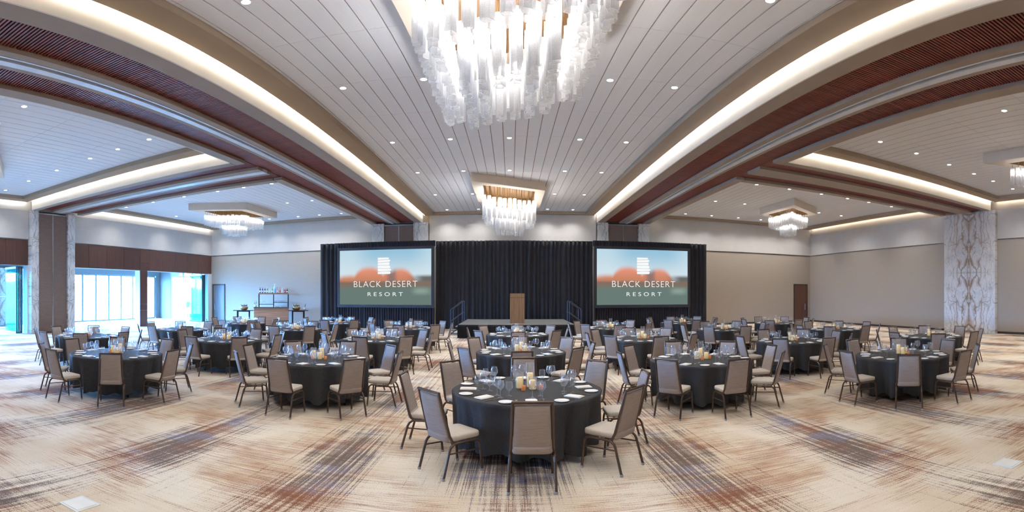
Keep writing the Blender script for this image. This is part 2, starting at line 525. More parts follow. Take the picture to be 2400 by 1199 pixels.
# marble pier on right wall, slab by slab
pier = empty('marble_pillar', (0, 0, 0)); struct(pier, 'book-matched white marble pillar on the right wall')
mm = marble_mat('y', 13.3, 3.05)
for (a, b) in ((11.74, 13.3), (13.3, 14.87)):
    for (z0, z1) in ((0.0, 3.05), (3.05, 6.14)):
        MB().box(XR - 0.22, XR + 0.1, a + 0.002, b - 0.002, z0 + 0.002, z1 - 0.002).obj('marble_slab', mm, pier)
mb = MB()
for (a, b) in ((YN, 11.72), (14.9, YB)): mb.box(XR - 0.02, XR + 0.01, a, b, 0, 0.11)
struct(mb.obj('baseboard_right', 'dark'))

# back wall
mb = MB(); mb.box(XL - 0.3, XR + 0.3, YB, YB + 0.3, 0, 4.66); mb.box(XL - 0.3, XR + 0.3, YB + 0.08, YB + 0.3, 4.66, 7.05)
struct(mb.obj('wall_back', 'wall'))
mb = MB()
for (a, b) in ((XL, -8.2), (-4.72, 4.95), (8.16, XR)): mb.box(a, b, YB - 0.06, YB + 0.08, 4.70, 6.60)
struct(mb.obj('wall_back_upper', 'wall_hi'))
mb = MB(); mb.box(XL + 1.3, 18.5, YB - 0.02, YB + 0.01, 0, 0.11)
struct(mb.obj('baseboard_back', 'dark'))

# rear wall behind the camera
mb = MB(); mb.box(XL - 0.3, XR + 0.3, YN - 0.3, YN, 0, 7.05)
struct(mb.obj('wall_rear', 'wall'))

def partition_pier(name, along, c0, c1, p0, p1, face, label):
    """marble piers either side of a closed folding-partition pocket, at a beam end"""
    r = empty(name, (0, 0, 0)); struct(r, label)
    cm = (c0 + c1) / 2
    mt = marble_mat('y' if along == 'y' else 'x', cm, 3.1)
    def bx(a, b, d0, d1, z0, z1):
        lo, hi = (min(face + d0, face + d1), max(face + d0, face + d1))
        if along == 'y': return MB().box(lo, hi, a, b, z0, z1)
        return MB().box(a, b, lo, hi, z0, z1)
    s = 1 if face < 0 and along == 'y' else -1
    for (a, b) in ((c0, p0), (p1, c1)):
        bx(a, b, s * 0.30, -s * 0.05, 0, 3.1).obj('marble_slab', mt, r)
        bx(a, b, s * 0.30, -s * 0.05, 3.104, 6.14).obj('marble_slab', mt, r)
    m = (p0 + p1) / 2
    for (a, b) in ((p0 + 0.03, m - 0.02), (m + 0.02, p1 - 0.03)):
        bx(a, b, s * 0.22, s * 0.12, 0.06, 6.0).obj('partition_panel', 'partition', r)
    bx(m - 0.02, m + 0.02, s * 0.235, s * 0.1, 0.02, 6.02).obj('joint_strip', 'alu', r)
    bx(p0, p1, s * 0.23, s * 0.1, 6.0, 6.07).obj('top_rail', 'alu', r)
    bx(p0, p1, s * 0.23, s * 0.1, 0.0, 0.06).obj('bottom_rail', 'dark', r)
    bx(p0, p1, s * 0.11, -s * 0.05, 0, 6.14).obj('pocket_back', 'dark', r)
    return r
partition_pier('partition_pillar', 'y', 11.97, 14.64, 12.40, 14.18, XL, 'left wall pillar of marble with closed brown folding partition')
partition_pier('partition_pillar', 'x', 5.01, 8.11, 5.65, 7.45, YB, 'back wall pillar with partition panels behind the right drape')
partition_pier('partition_pillar', 'x', -8.14, -4.76, -7.40, -5.62, YB, 'back wall pillar with partition panels behind the left drape')

# left wall: walnut header panels above glass-door openings
mb = MB(); mb.box(XL - 0.35, XL - 0.08, YN, YB + 0.3, 4.66, 7.05)
mb.box(XL - 0.35, XL - 0.10, YN, YB, 3.40, 4.66)
mb.box(XL - 0.35, XL, YN, 3.0, 0, 3.4); mb.box(XL - 0.35, XL, 26.45, YB, 0, 3.4)
mb.box(XL - 0.35, XL, 11.9, 14.66, 0, 3.4)
struct(mb.obj('wall_left', 'paint'))
mb = MB()
for (a, b) in ((YN, 11.95), (14.68, YB)): mb.box(XL - 0.08, XL + 0.06, a, b, 4.70, 6.13)
struct(mb.obj('wall_left_upper', 'wall_hi'))
hd = empty('wall_left_header', (0, 0, 0)); struct(hd, 'walnut panelled header over the glass doors')
js = [14.67, 15.78, 17.1, 18.41, 19.74, 20.51, 21.71, 22.91, 24.15, 25.4, 26.85]
js2 = [-0.5, 0.9, 2.3, 3.7, 5.1, 6.5, 7.9, 9.3, 10.7, 11.95]
for seq in (js, js2):
    for a, b in zip(seq, seq[1:]):
        if abs(a - 19.74) < 0.01:
            MB().box(XL - 0.1, XL, a + .006, b - .006, 3.86, 4.655).obj('wood_panel', 'walnut', hd)
            MB().box(XL - 0.1, XL, a + .006, b - .006, 3.39, 3.85).obj('wood_panel', 'walnut', hd)
        else:
            MB().box(XL - 0.1, XL, a + .006, b - .006, 3.39, 4.655).obj('wood_panel', 'walnut', hd)
MB().box(XL - 0.35, XL - 0.09, 14.67, YB, 3.36, 3.40).obj('header_soffit', 'paint', hd)
MB().box(XL - 0.12, XL - 0.06, YN, YB, 3.42, 4.64).obj('panel_backing', 'dark', hd)
for (a, b) in ((19.72, 20.35), (6.9, 7.5)):
    cw = empty('wood_column', (XL - 0.22, (a + b) / 2, 0)); struct(cw, 'walnut clad column between the glass door openings')
    h = (b - a) / 2
    for (z0, z1) in ((0, 0.98), (0.99, 1.35), (1.36, 3.38)):
        MB().box(0.19, 0.22, -h, h, z0, z1).obj('wood_panel', 'walnut', cw)
        MB().box(-0.22, 0.19, -h, -h + 0.02, z0, z1).obj('side_panel', 'paint', cw)
    MB().box(-0.22, 0.188, -h + 0.022, h, 0, 3.38).obj('column_core', 'paint', cw)

# ------------------------------------------------------------------ ceiling: beams, slats, tile bays, coves
def limit_parts(items, maxn=300):
    """items: list of (distance, (x0,x1,y0,y1,z0,z1)); nearest ones become objects, the rest one joined part"""
    items.sort(key=lambda q: q[0])
    return items[:maxn], items[maxn:]

_boxes = {}
def box_part(name, mat, parent, b, skip=()):
    x0, x1, y0, y1, z0, z1 = b
    key = (name, mat, round(x1 - x0, 4), round(y1 - y0, 4), round(z1 - z0, 4), skip)
    if key not in _boxes:
        hx, hy, hz = (x1 - x0) / 2, (y1 - y0) / 2, (z1 - z0) / 2
        _boxes[key] = MB().box(-hx, hx, -hy, hy, -hz, hz, skip).mesh(name, mat)
    return link(name, _boxes[key], parent, ((x0 + x1) / 2, (y0 + y1) / 2, (z0 + z1) / 2))

def slats_for(parent, strips, along, pitch=0.062, wdt=0.034):
    """strips: list of (a0,a1,lo,hi): across range a0..a1, slats repeated lo..hi along `along`"""
    it = []
    for (a0, a1, lo, hi) in strips:
        n = int((hi - lo) / pitch)
        for k in range(n):
            p = lo + (k + 0.5) * pitch
            b = (a0, a1, p - wdt / 2, p + wdt / 2, ZB + 0.10, ZB + 0.15) if along == 'y' else (p - wdt / 2, p + wdt / 2, a0, a1, ZB + 0.10, ZB + 0.15)
            cx, cy_ = (b[0] + b[1]) / 2, (b[2] + b[3]) / 2
            d = hypot(cx, cy_)
            vis = cy_ > 1.5 and abs(atan2(cx, cy_)) < 1.12
            it.append((d if vis else d + 1000, b))
    near, rest = limit_parts(it)
    for d, b in near: box_part('slat', 'slat', parent, b, ('t',))
    if rest:
        mb = MB()
        for d, b in rest: mb.box(*b, skip=('t',))
        o = mb.obj('slat_run', 'slat', parent); o['kind'] = 'stuff'
    mb = MB()
    for (a0, a1, lo, hi) in strips:
        if along == 'y': mb.box(a0, a1, lo, hi, ZB + 0.19, ZB + 0.21)
        else: mb.box(lo, hi, a0, a1, ZB + 0.19, ZB + 0.21)
    mb.obj('slat_backing', 'slat_back', parent)

# long beams along Y ; cross sections as |x| from the room axis
AX = -0.065
ORD = ['first', 'second', 'third', 'fourth', 'fifth', 'sixth', 'seventh', 'eighth', 'ninth', 'tenth']
def long_beam(s, label):
    r = empty('ceiling_beam', (0, 0, 0)); struct(r, label)
    def X(a): return AX + s * a
    def bx(a, b, z0, z1, y0=YN, y1=YB):
        x0, x1 = sorted((X(a), X(b)))
        return MB().box(x0, x1, y0, y1, z0, z1)
    bx(5.05, 5.08, ZB, 7.05).obj('cove_face', 'white', r)
    bx(5.08, 5.48, ZB, ZB + 0.22).obj('beam_band', 'band', r)
    # middle soffit with partition track
    bx(6.40, 6.58, ZB, ZB + 0.22).obj('beam_band', 'band', r)
    bx(6.90, 7.03, ZB, ZB + 0.22).obj('beam_band', 'band', r)
    bx(6.58, 6.90, ZB + 0.10, ZB + 0.16).obj('track_channel', 'band', r)
    bx(6.59, 6.63, ZB - 0.005, ZB + 0.10).obj('track_rail', 'track', r)
    bx(6.73, 6.89, ZB - 0.012, ZB + 0.10).obj('track_rail', 'track', r)
    # outer band: interrupted by cross beams
    for (y0, y1) in ((YN, 12.35), (14.8, YB)):
        bx(7.82, 8.15, ZB, ZB + 0.22, y0, y1).obj('beam_band', 'band', r)
    for (y0, y1) in ((YN, 12.0), (15.15, YB)):
        bx(8.15, 8.18, ZB, 7.05, y0, y1).obj('cove_face', 'white', r)
    st = []
    for (a, b) in ((5.48, 6.40), (7.03, 7.82)):
        x0, x1 = sorted((X(a), X(b))); st.append((x0, x1, YN + 0.2, YB - 0.02))
    slats_for(r, st, 'y')
    return r
long_beam(1, 'long slatted beam right of centre with partition track')
long_beam(-1, 'long slatted beam left of centre with partition track')

def cross_beam(s, label):
    r = empty('ceiling_beam', (0, 0, 0)); struct(r, label)
    xa, xb = (AX + 8.18, XR - 0.2) if s > 0 else (XL + 0.3, AX - 8.18)
    xi = AX + s * 7.82
    def bx(y0, y1, z0, z1, x0=xa, x1=xb): return MB().box(x0, x1, y0, y1, z0, z1)
    bx(12.0, 12.03, ZB, 7.05).obj('cove_face', 'white', r)
    bx(15.12, 15.15, ZB, 7.05).obj('cove_face', 'white', r)
    bx(12.03, 12.35, ZB, ZB + 0.22).obj('beam_band', 'band', r)
    bx(14.8, 15.12, ZB, ZB + 0.22).obj('beam_band', 'band', r)
    x0, x1 = sorted((xi, xb if s > 0 else xa))
    MB().box(x0, x1, 13.15, 13.45, ZB, ZB + 0.22).obj('beam_band', 'band', r)
    MB().box(x0, x1, 13.75, 13.98, ZB, ZB + 0.22).obj('beam_band', 'band', r)
    MB().box(x0, x1, 13.45, 13.75, ZB - (0.012 if s < 0 else 0.0), ZB + 0.16).obj('track_rail', 'track' if s < 0 else 'band', r)
    slats_for(r, [(12.35, 13.15, x0, x1), (13.98, 14.8, x0, x1)], 'x')
    return r
cross_beam(1, 'slatted cross beam between the two right ceiling bays')
cross_beam(-1, 'slatted cross beam between the two left ceiling bays')

TX, TY = 0.346, 2.13
def bay(x0, x1, y0, y1, coves, label):
    """one ceiling bay: soffit frame, riser, tiles, LED strips on the sides named in coves (w,e,s,n)"""
    SL, SW = 0.14, 0.53
    r = MB().box(x0, x1, y0, y1, 6.98, 7.04).obj('ceiling', 'gap'); struct(r, label)
    ins = {k: (SL if k in coves else 0.0) for k in 'wesn'}
    ox0, ox1, oy0, oy1 = x0 + ins['w'], x1 - ins['e'], y0 + ins['s'], y1 - ins['n']
    sw = {k: (SW if k in coves else 0.30) for k in 'wesn'}
    ix0, ix1, iy0, iy1 = ox0 + sw['w'], ox1 - sw['e'], oy0 + sw['s'], oy1 - sw['n']
    th = 0.05
    for (a, b, c, d) in ((ox0, ix0, oy0, oy1), (ix1, ox1, oy0, oy1), (ix0, ix1, oy0, iy0), (ix0, ix1, iy1, oy1)):
        MB().box(a, b, c, d, ZS, ZS + th).obj('soffit_board', 'soffit', r)
    g = 0.012
    for (a, b, c, d) in ((ix0 - g, ix0, iy0, iy1), (ix1, ix1 + g, iy0, iy1), (ix0, ix1, iy0 - g, iy0), (ix0, ix1, iy1, iy1 + g)):
        MB().box(a, b, c, d, ZS + th, ZT + 0.05).obj('riser', 'soffit', r)
    # LED strips along the outer edge of the soffit frame, shining on the face beside it
    e = 0.012
    za, zb = ZS + 0.004, ZS + 0.046
    if 'w' in coves: MB().box(ox0 - e, ox0, oy0 + .05, oy1 - .05, za, zb).obj('light_strip', 'cove', r)
    if 'e' in coves: MB().box(ox1, ox1 + e, oy0 + .05, oy1 - .05, za, zb).obj('light_strip', 'cove', r)
    if 's' in coves: MB().box(ox0 + .05, ox1 - .05, oy0 - e, oy0, za, zb).obj('light_strip', 'cove', r)
    if 'n' in coves: MB().box(ox0 + .05, ox1 - .05, oy1, oy1 + e, za, zb).obj('light_strip', 'cove', r)
    # backing behind the tile joints, then the tiles
    MB().box(ix0, ix1, iy0, iy1, ZT + 0.022, ZT + 0.03).obj('grid_backing', 'gap', r)
    items = []
    kx = math.floor((ix0 - 0.13) / TX); 
    while 0.13 + kx * TX < ix1:
        a, b = max(ix0, 0.13 + kx * TX), min(ix1, 0.13 + (kx + 1) * TX)
        kx += 1
        if b - a < 0.03: continue
        ky = math.floor((iy0 - 9.31) / TY)
        while 9.31 + ky * TY < iy1:
            c, d = max(iy0, 9.31 + ky * TY), min(iy1, 9.31 + (ky + 1) * TY)
            ky += 1
            if d - c < 0.03: continue
            cx, cy_ = (a + b) / 2, (c + d) / 2
            vis = d > 3.4 and abs(atan2(cx, cy_)) < 1.14
            items.append((hypot(cx, cy_) + (0 if vis else 1000), (a + .010, b - .010, c + .004, d - .004, ZT, ZT + 0.022)))
    near, rest = limit_parts(items)
    for dd, bb in near: box_part('ceiling_tile', 'tile', r, bb, ('t',))
    if rest:
        mb = MB()
        for dd, bb in rest: mb.box(*bb, skip=('t',))
        o = mb.obj('tile_run', 'tile', r); o['kind'] = 'stuff'
    return r
bay(AX - 5.05, AX + 5.05, YN, YB - 0.06, 'we', 'tiled ceiling of the centre bay')
bay(AX + 8.18, XR + 0.06, -0.2, 12.0, 'wesn', 'tiled ceiling of the near right bay')
bay(AX + 8.18, XR + 0.06, 15.15, YB - 0.06, 'wes', 'tiled ceiling of the far right bay')
bay(XL - 0.06, AX - 8.18, -0.2, 12.0, 'wesn', 'tiled ceiling of the near left bay')
bay(XL - 0.06, AX - 8.18, 15.15, YB - 0.06, 'wes', 'tiled ceiling of the far left bay')

# ------------------------------------------------------------------ downlights
dl_ring = MB().lathe([(0.068, -0.004), (0.088, -0.006), (0.092, 0.0)], 16).mesh('ring', 'paint')
dl_lens = MB().lathe([(0.0005, -0.003), (0.07, -0.003)], 16).mesh('lens', 'down')
def downlight(x, y, z, label, group, power=DOWNLIGHT_W):
    r = empty('downlight', (x, y, z)); tag(r, label, 'ceiling light', group)
    link('ring', dl_ring, r); link('lens', dl_lens, r)
    ld = bpy.data.lights.new('lamp', 'SPOT')
    ld.energy = power; ld.color = (1.0, 0.985, 0.97); ld.spot_size = radians(124); ld.spot_blend = 0.9; ld.shadow_soft_size = 0.12
    lo = bpy.data.objects.new('lamp', ld); lo.location = (0, 0, -0.02); lo.parent = r
    COL.objects.link(lo)
rowname = {1.6: 'first', 5.6: 'second', 9.5: 'third', 13.78: 'fourth', 17.64: 'fifth', 21.87: 'sixth', 25.95: 'last'}
for y in (1.6, 5.6, 9.5, 13.78, 17.64, 21.87, 25.95):
    for x in (-3.56, -1.79, -0.04, 2.05, 3.47):
        if x == -0.04 and y in (5.6, 21.87, 25.95): continue
        if abs(x) < 2.1 and y == 5.6: continue
        xn = {-3.56: 'left outer line', -1.79: 'left inner line', -0.04: 'middle line', 2.05: 'right inner line', 3.47: 'right outer line'}[x]
        downlight(x, y, ZT, 'round recessed downlight, %s row of centre bay, %s' % (rowname[y], xn), 'centre bay downlights')
for s, wall in ((-1, 'glass door'), (1, 'marble pillar')):
    xs = (9.72, 11.12, 12.54, 14.55, 16.62, 18.65) if s < 0 else (10.06, 11.75, 13.57, 15.2, 16.65, 18.35)
    rows = ((1.6, 'first'), (5.7, 'second'), (9.96, 'third'), (17.32, 'fourth'), (21.48, 'fifth'), (25.65, 'last'))
    for y, rn in rows:
        for k, x in enumerate(xs):
            if y in (5.7, 21.48) and 12.3 < x < 15.6: continue
            downlight(s * x, y, ZT, 'round recessed downlight in %s bay, %s row, %s from the centre' % (wall, rn, ('nearest', 'second', 'third', 'fourth', 'fifth', 'farthest')[k]), wall + ' side downlights')

# ------------------------------------------------------------------ chandeliers
def tube_mesh(k, length):
    rnd = random.Random(100 + k)
    n = rnd.choice((5, 6, 6))
    a0 = rnd.random() * 6.28
    ro = [0.079 * rnd.uniform(0.86, 1.1) for _ in range(n)]
    an = [a0 + 2 * pi * (i + rnd.uniform(-0.15, 0.15)) / n for i in range(n)]
    slant = rnd.uniform(-0.35, 0.35); sd = rnd.random() * 6.28
    mb = MB()
    def ring(f, z, tilt):
        return [(ro[i] * f * cos(an[i]), ro[i] * f * sin(an[i]), z + tilt * ro[i] * cos(an[i] - sd)) for i in range(n)]
    ot, ob = ring(1, 0, 0), ring(1, -length, slant)
    ib = ring(0.9, -length, slant)
    mb.add(ot + ob, [(i, n + i, n + (i + 1) % n, (i + 1) % n) for i in range(n)])
    mb.cur = 1
    mb.add(ob + ib, [(i, n + i, n + (i + 1) % n, (i + 1) % n) for i in range(n)])
    # whiter strips along the tube edges, put in for the light they catch
    for i in range(n):
        x, y = ro[i] * cos(an[i]), ro[i] * sin(an[i])
        tx, ty = -sin(an[i]) * 0.0022, cos(an[i]) * 0.0022
        k1 = 1.01
        zb = ob[i][2]
        mb.add([(x * k1 - tx, y * k1 - ty, 0), (x * k1 + tx, y * k1 + ty, 0), (x * k1 + tx, y * k1 + ty, zb), (x * k1 - tx, y * k1 - ty, zb)], [(0, 1, 2, 3)])
    return mb.mesh('glass_tube', ['tube', 'rim'])
TUBES = {L: [tube_mesh(i + int(L * 100), L) for i in range(5)] for L in (0.58, 0.86, 0.98)}
BULB = MB().lathe([(0.004, 0.0), (0.024, -0.012), (0.026, -0.15), (0.014, -0.19), (0.001, -0.20)], 8).mesh('bulb', 'bulb')
BULB_S = MB().lathe([(0.004, 0.0), (0.018, -0.01), (0.019, -0.05), (0.010, -0.07), (0.001, -0.075)], 8).mesh('bulb', 'bulb')
ROD = MB().tube([(0, 0, 0), (0, 0, 0.52)], 0.006, 5).mesh('rod', 'gold')

def chandelier(cx, cy_, W, D, shear, su, label, rods):
    z0 = 6.36
    r = empty('chandelier', (cx, cy_, z0)); tag(r, label, 'chandelier')
    w, d = W / 2, D / 2
    hw, hd = w - 0.42, d - 0.45
    def P(u, v): return (u, v + shear * u)
    outer = [P(-w, -d), P(w, -d), P(w, d), P(-w, d)]
    inner = [P(-hw, -hd), P(hw, -hd), P(hw, hd), P(-hw, hd)]
    mb = MB()
    n = 4
    for i in range(4):
        j = (i + 1) % 4
        a, b, c, e = outer[i], outer[j], inner[j], inner[i]
        mb.add([(*a, 0), (*b, 0), (*b, 0.365), (*a, 0.365)], [(0, 1, 2, 3)])
        mb.add([(*a, 0), (*e, 0), (*c, 0), (*b, 0)], [(0, 1, 2, 3)])
    mb.obj('canopy', 'canopy', r)
    mb = MB()
    for i in range(4):
        j = (i + 1) % 4
        mb.add([(*inner[i], 0), (*inner[i], 0.3), (*inner[j], 0.3), (*inner[j], 0)], [(0, 1, 2, 3)])
    mb.add([(*p, 0.3) for p in inner], [(3, 2, 1, 0)])
    mb.obj('recess', 'recess', r)
    # glass tubes: an outer double ring and a lower inner ring
    def ringpts(hu, hv, nu, nv):
        pts = []
        for i in range(nu): pts.append((-hu + 2 * hu * i / nu, -hv))
        for i in range(nv): pts.append((hu, -hv + 2 * hv * i / nv))
        for i in range(nu): pts.append((hu - 2 * hu * i / nu, hv))
        for i in range(nv): pts.append((-hu, hv - 2 * hv * i / nv))
        return pts
    ou, ov = hw - 0.04, hd - 0.12
    k = ou / 1.03; kv = ov / 1.53
    za, la, zb, lb = (-0.40, 0.86, -0.71, 0.98) if rods else (-0.19, 0.58, -0.60, 0.58)
    q = 1.0 if rods else 0.76
    sets = [(ringpts(ou, ov, max(5, round(10 * k)), max(6, round(15 * kv))), za, la),
            (ringpts(ou - 0.2, ov - 0.2, max(4, round(8 * k)), max(5, round(13 * kv))), za - 0.02, la),
            (ringpts(0.52 * k * q, 0.82 * kv * q, max(3, round(5 * k)), max(4, round(8 * kv))), zb, lb),
            (ringpts(0.30 * k * q, 0.55 * kv * q, max(2, round(3 * k)), max(3, round(5 * kv))), zb - 0.02, lb)]
    rb = MB()
    rnd = random.Random(int(cx * 10 + cy_))
    for pts, zt, L in sets:
        for (u, v) in pts:
            x, y = P(u + rnd.uniform(-.012, .012), v + rnd.uniform(-.012, .012))
            zz = zt + rnd.uniform(-0.03, 0.03)
            link('glass_tube', rnd.choice(TUBES[L]), r, (x, y, zz), (0, 0, rnd.uniform(0, 6.28)))
            link('bulb', BULB if rods else BULB_S, r, (x, y, zz - 0.10))
            rb.tube([(x, y, zz - 0.1), (x, y, 0.29)], 0.007, 4, False)
    o = rb.obj('rod_cluster', 'gold', r); o['kind'] = 'stuff'
    return r
chandelier(-0.04, 6.15, 2.98, 4.15, -0.585, 1, 'huge chandelier of seeded glass tubes hanging nearest the camera', True)
chandelier(-0.04, 20.78, 2.98, 4.15, 0.585, 1, 'chandelier of glass tubes above the stage end of the centre bay', True)
chandelier(-14.18, 21.2, 2.55, 3.3, 0.62, 1, 'tiered glass chandelier in the far bay before the bar', False)
chandelier(14.3, 21.2, 2.55, 3.3, 0.60, 1, 'tiered glass chandelier in the far bay beside the brown door', False)
chandelier(-14.18, 5.75, 2.55, 3.3, -0.62, 1, 'glass chandelier of the near bay, cut off at left edge', False)
chandelier(14.3, 5.75, 2.55, 3.3, -0.60, 1, 'glass chandelier of the near bay, cut off at right edge', False)

# ------------------------------------------------------------------ drapes and stage
def drape_mesh(w, h, nf, depth, mat, seed, gather=0.0, zb=0.0):
    """a hanging pleated cloth, width w along X, with thickness, folds irregular"""
    rnd = random.Random(seed)
    n = nf * 6
    ph = [rnd.uniform(-0.5, 0.5) for _ in range(nf + 1)]
    am = [rnd.uniform(0.55, 1.0) for _ in range(nf + 1)]
    rows = [0.0, 0.12, 0.4, 0.7, 0.92, 1.0]
    mb = MB(); mb.smooth = True
    def yy(t, k):
        f = t * nf
        i = min(nf - 1, int(f)); fr = f - i
        a = am[i] * (1 - fr) + am[i + 1] * fr
        p = ph[i] * (1 - fr) + ph[i + 1] * fr
        g = 0.45 + 0.55 * (1 - k) if gather else 1.0
        return depth * a * g * cos(2 * pi * (f + p * (0.3 + 0.5 * (1 - k))))
    for back in (0, 1):
        for k in rows:
            for i in range(n + 1):
                t = i / n
                y = yy(t, k)
                mb.v.append((-w / 2 + w * t, y + (0.012 if back else 0), zb + h * k))
    for back in (0, 1):
        o = back * len(rows) * (n + 1)
        for j in range(len(rows) - 1):
            for i in range(n):
                a = o + j * (n + 1) + i
                q = (a, a + 1, a + n + 2, a + n + 1)
                mb._f(q if not back else tuple(reversed(q)))
    o2 = len(rows) * (n + 1)
    top = (len(rows) - 1) * (n + 1)
    for i in range(n):
        mb._f((top + i, top + i + 1, o2 + top + i + 1, o2 + top + i))
    return mb.mesh('drape', mat)

def drape(name, x0, x1, y, z0, z1, label, nf=None, depth=0.07, mat='drape', seed=1):
    w = x1 - x0
    r = empty(name, ((x0 + x1) / 2, y, 0)); tag(r, label, 'curtain', 'black stage drapes')
    nf = nf or max(3, int(w / 0.24))
    # several cloth widths side by side
    np_ = max(1, round(w / 2.4))
    for k in range(np_):
        a = -w / 2 + w * k / np_; b = -w / 2 + w * (k + 1) / np_
        me = drape_mesh(b - a + 0.02, z1 - z0, max(2, nf // np_), depth, mat, seed * 10 + k, zb=z0)
        link('cloth_panel', me, r, ((a + b) / 2, 0, 0))
    MB().tube([(-w / 2, 0.02, z1 - 0.03), (w / 2, 0.02, z1 - 0.03)], 0.025, 8).obj('crossbar', 'black', r)
    for xx in ((-w / 2 + .04, w / 2 - .04) if z1 - z0 > 3 else ()):
        MB().tube([(xx, 0.13, 0.0), (xx, 0.13, z1 - 0.02)], 0.02, 6).obj('upright_pole', 'black', r)
        MB().box(xx - 0.2, xx + 0.2, 0.1, 0.32, 0, 0.015).obj('base_plate', 'black', r)
    return r
drape('stage_drape', -4.15, 4.55, 25.75, 0.02, 4.92, 'wide black pleated drape behind the stage and lectern', seed=2)
drape('stage_drape', -10.95, -9.85, 25.4, 0.02, 4.92, 'narrow black drape at bar side of left screen', seed=3)
drape('stage_drape', -9.80, -4.18, 25.35, 0.02, 1.24, 'gathered black skirt drape under the left screen', nf=40, depth=0.045, seed=4)
drape('stage_drape', -9.87, -4.13, 25.34, 4.58, 4.92, 'black valance above the left screen', nf=34, depth=0.03, seed=5)
drape('stage_drape', 10.26, 11.31, 25.4, 0.02, 4.92, 'narrow black drape at outer side of right screen', seed=6)
drape('stage_drape', 4.58, 10.20, 25.35, 0.02, 1.24, 'gathered black skirt drape under the right screen', nf=40, depth=0.045, seed=7)
drape('stage_drape', 4.51, 10.26, 25.34, 4.58, 4.92, 'black valance above the right screen', nf=34, depth=0.03, seed=8)

def screen_mat():
    t = NT('screen_picture')
    tc = t.n('ShaderNodeTexCoord')
    sp = t.n('ShaderNodeSeparateXYZ'); t.l(tc.outputs['Object'], sp.inputs[0])
    X, Z = sp.outputs[0], sp.outputs[2]           # X -2.65..2.65, Z -1.54..1.54
    sky = t.mix(t.step(Z, -0.2, 1.6), srgb(200, 214, 220), srgb(140, 182, 206))
    side = t.step(t.math('ABSOLUTE', t.math('SUBTRACT', X, 0.4)), 0.9, 2.6)
    sky = t.mix(t.math('MULTIPLY', side, 0.6), sky, srgb(198, 216, 224))
    # soft red mesas
    def hump(cx, hw, top):
        d = t.math('DIVIDE', t.math('SUBTRACT', X, cx), hw)
        d2 = t.math('MULTIPLY', d, d)
        g = t.math('POWER', 2.718, t.math('MULTIPLY', t.math('MULTIPLY', d2, t.math('ADD', t.math('MULTIPLY', d2, 0.6), 0.3)), -1.0))
        return t.math('MULTIPLY', g, top)
    hgt = t.math('MAXIMUM', t.math('MAXIMUM', hump(-0.9, 0.95, 0.95), hump(0.9, 0.8, 0.86)), t.math('MAXIMUM', hump(-2.0, 1.1, 0.5), hump(0.35, 0.6, 0.74)))
    edge = t.math('SUBTRACT', t.math('SUBTRACT', hgt, 0.42), Z)
    mk = t.step(edge, -0.22, 0.20)
    red = t.mix(t.step(Z, -0.15, 0.45), srgb(190, 126, 98), srgb(214, 138, 112))
    shade = hump(0.42, 0.26, 1.0)
    red = t.mix(t.math('MULTIPLY', shade, 0.8), red, srgb(118, 104, 106))
    c = t.mix(mk, sky, red)
    rs = t.math('MULTIPLY', t.step(X, 1.2, 2.3), t.step(Z, 0.2, -0.05))
    c = t.mix(rs, c, srgb(98, 100, 98))
    br = t.step(Z, -0.12, -0.34)
    c = t.mix(br, c, srgb(122, 104, 92))
    gr = t.step(Z, -0.36, -0.72)
    c = t.mix(gr, c, srgb(98, 116, 110))
    sp1 = t.math('MULTIPLY', hump(2.1, 0.45, 1.0), t.step(t.math('ABSOLUTE', t.math('ADD', Z, 0.78)), 0.32, 0.0))
    c = t.mix(t.math('MULTIPLY', sp1, 0.6), c, srgb(150, 168, 156))
    e = t.n('ShaderNodeEmission'); t.l(c, e.inputs[0]); e.inputs[1].default_value = 0.66
    t.l(e.outputs[0], t.out.inputs[0])
    return t.m
SCR = screen_mat()
M['scr_white'] = emit('screen_lettering', (0.88, 0.88, 0.88, 1), 0.62, False)

def logo_mesh():
    # a block letter built from six slanted strata with rounded right ends
    mb = MB()
    W, H = 0.72, 0.92
    ys = [(0.80, 0.92, 0.83, 0.92, 0.66), (0.645, 0.775, 0.68, 0.805, 0.72), (0.50, 0.615, 0.50, 0.65, 0.68),
          (0.335, 0.47, 0.31, 0.475, 0.72), (0.145, 0.305, 0.175, 0.285, 0.78), (0.0, 0.115, 0.0, 0.15, 0.74)]
    for (l0, l1, r0, r1, w) in ys:
        pts = [(0, l0), (w - 0.05, r0), (w, r0 + 0.04), (w, r1 - 0.04), (w - 0.05, r1), (0, l1)]
        n = len(pts)
        mb.add([(x, -0.004, z) for x, z in pts], [tuple(range(n))])
    return mb.mesh('logo', 'scr_white')
LOGO = logo_mesh()

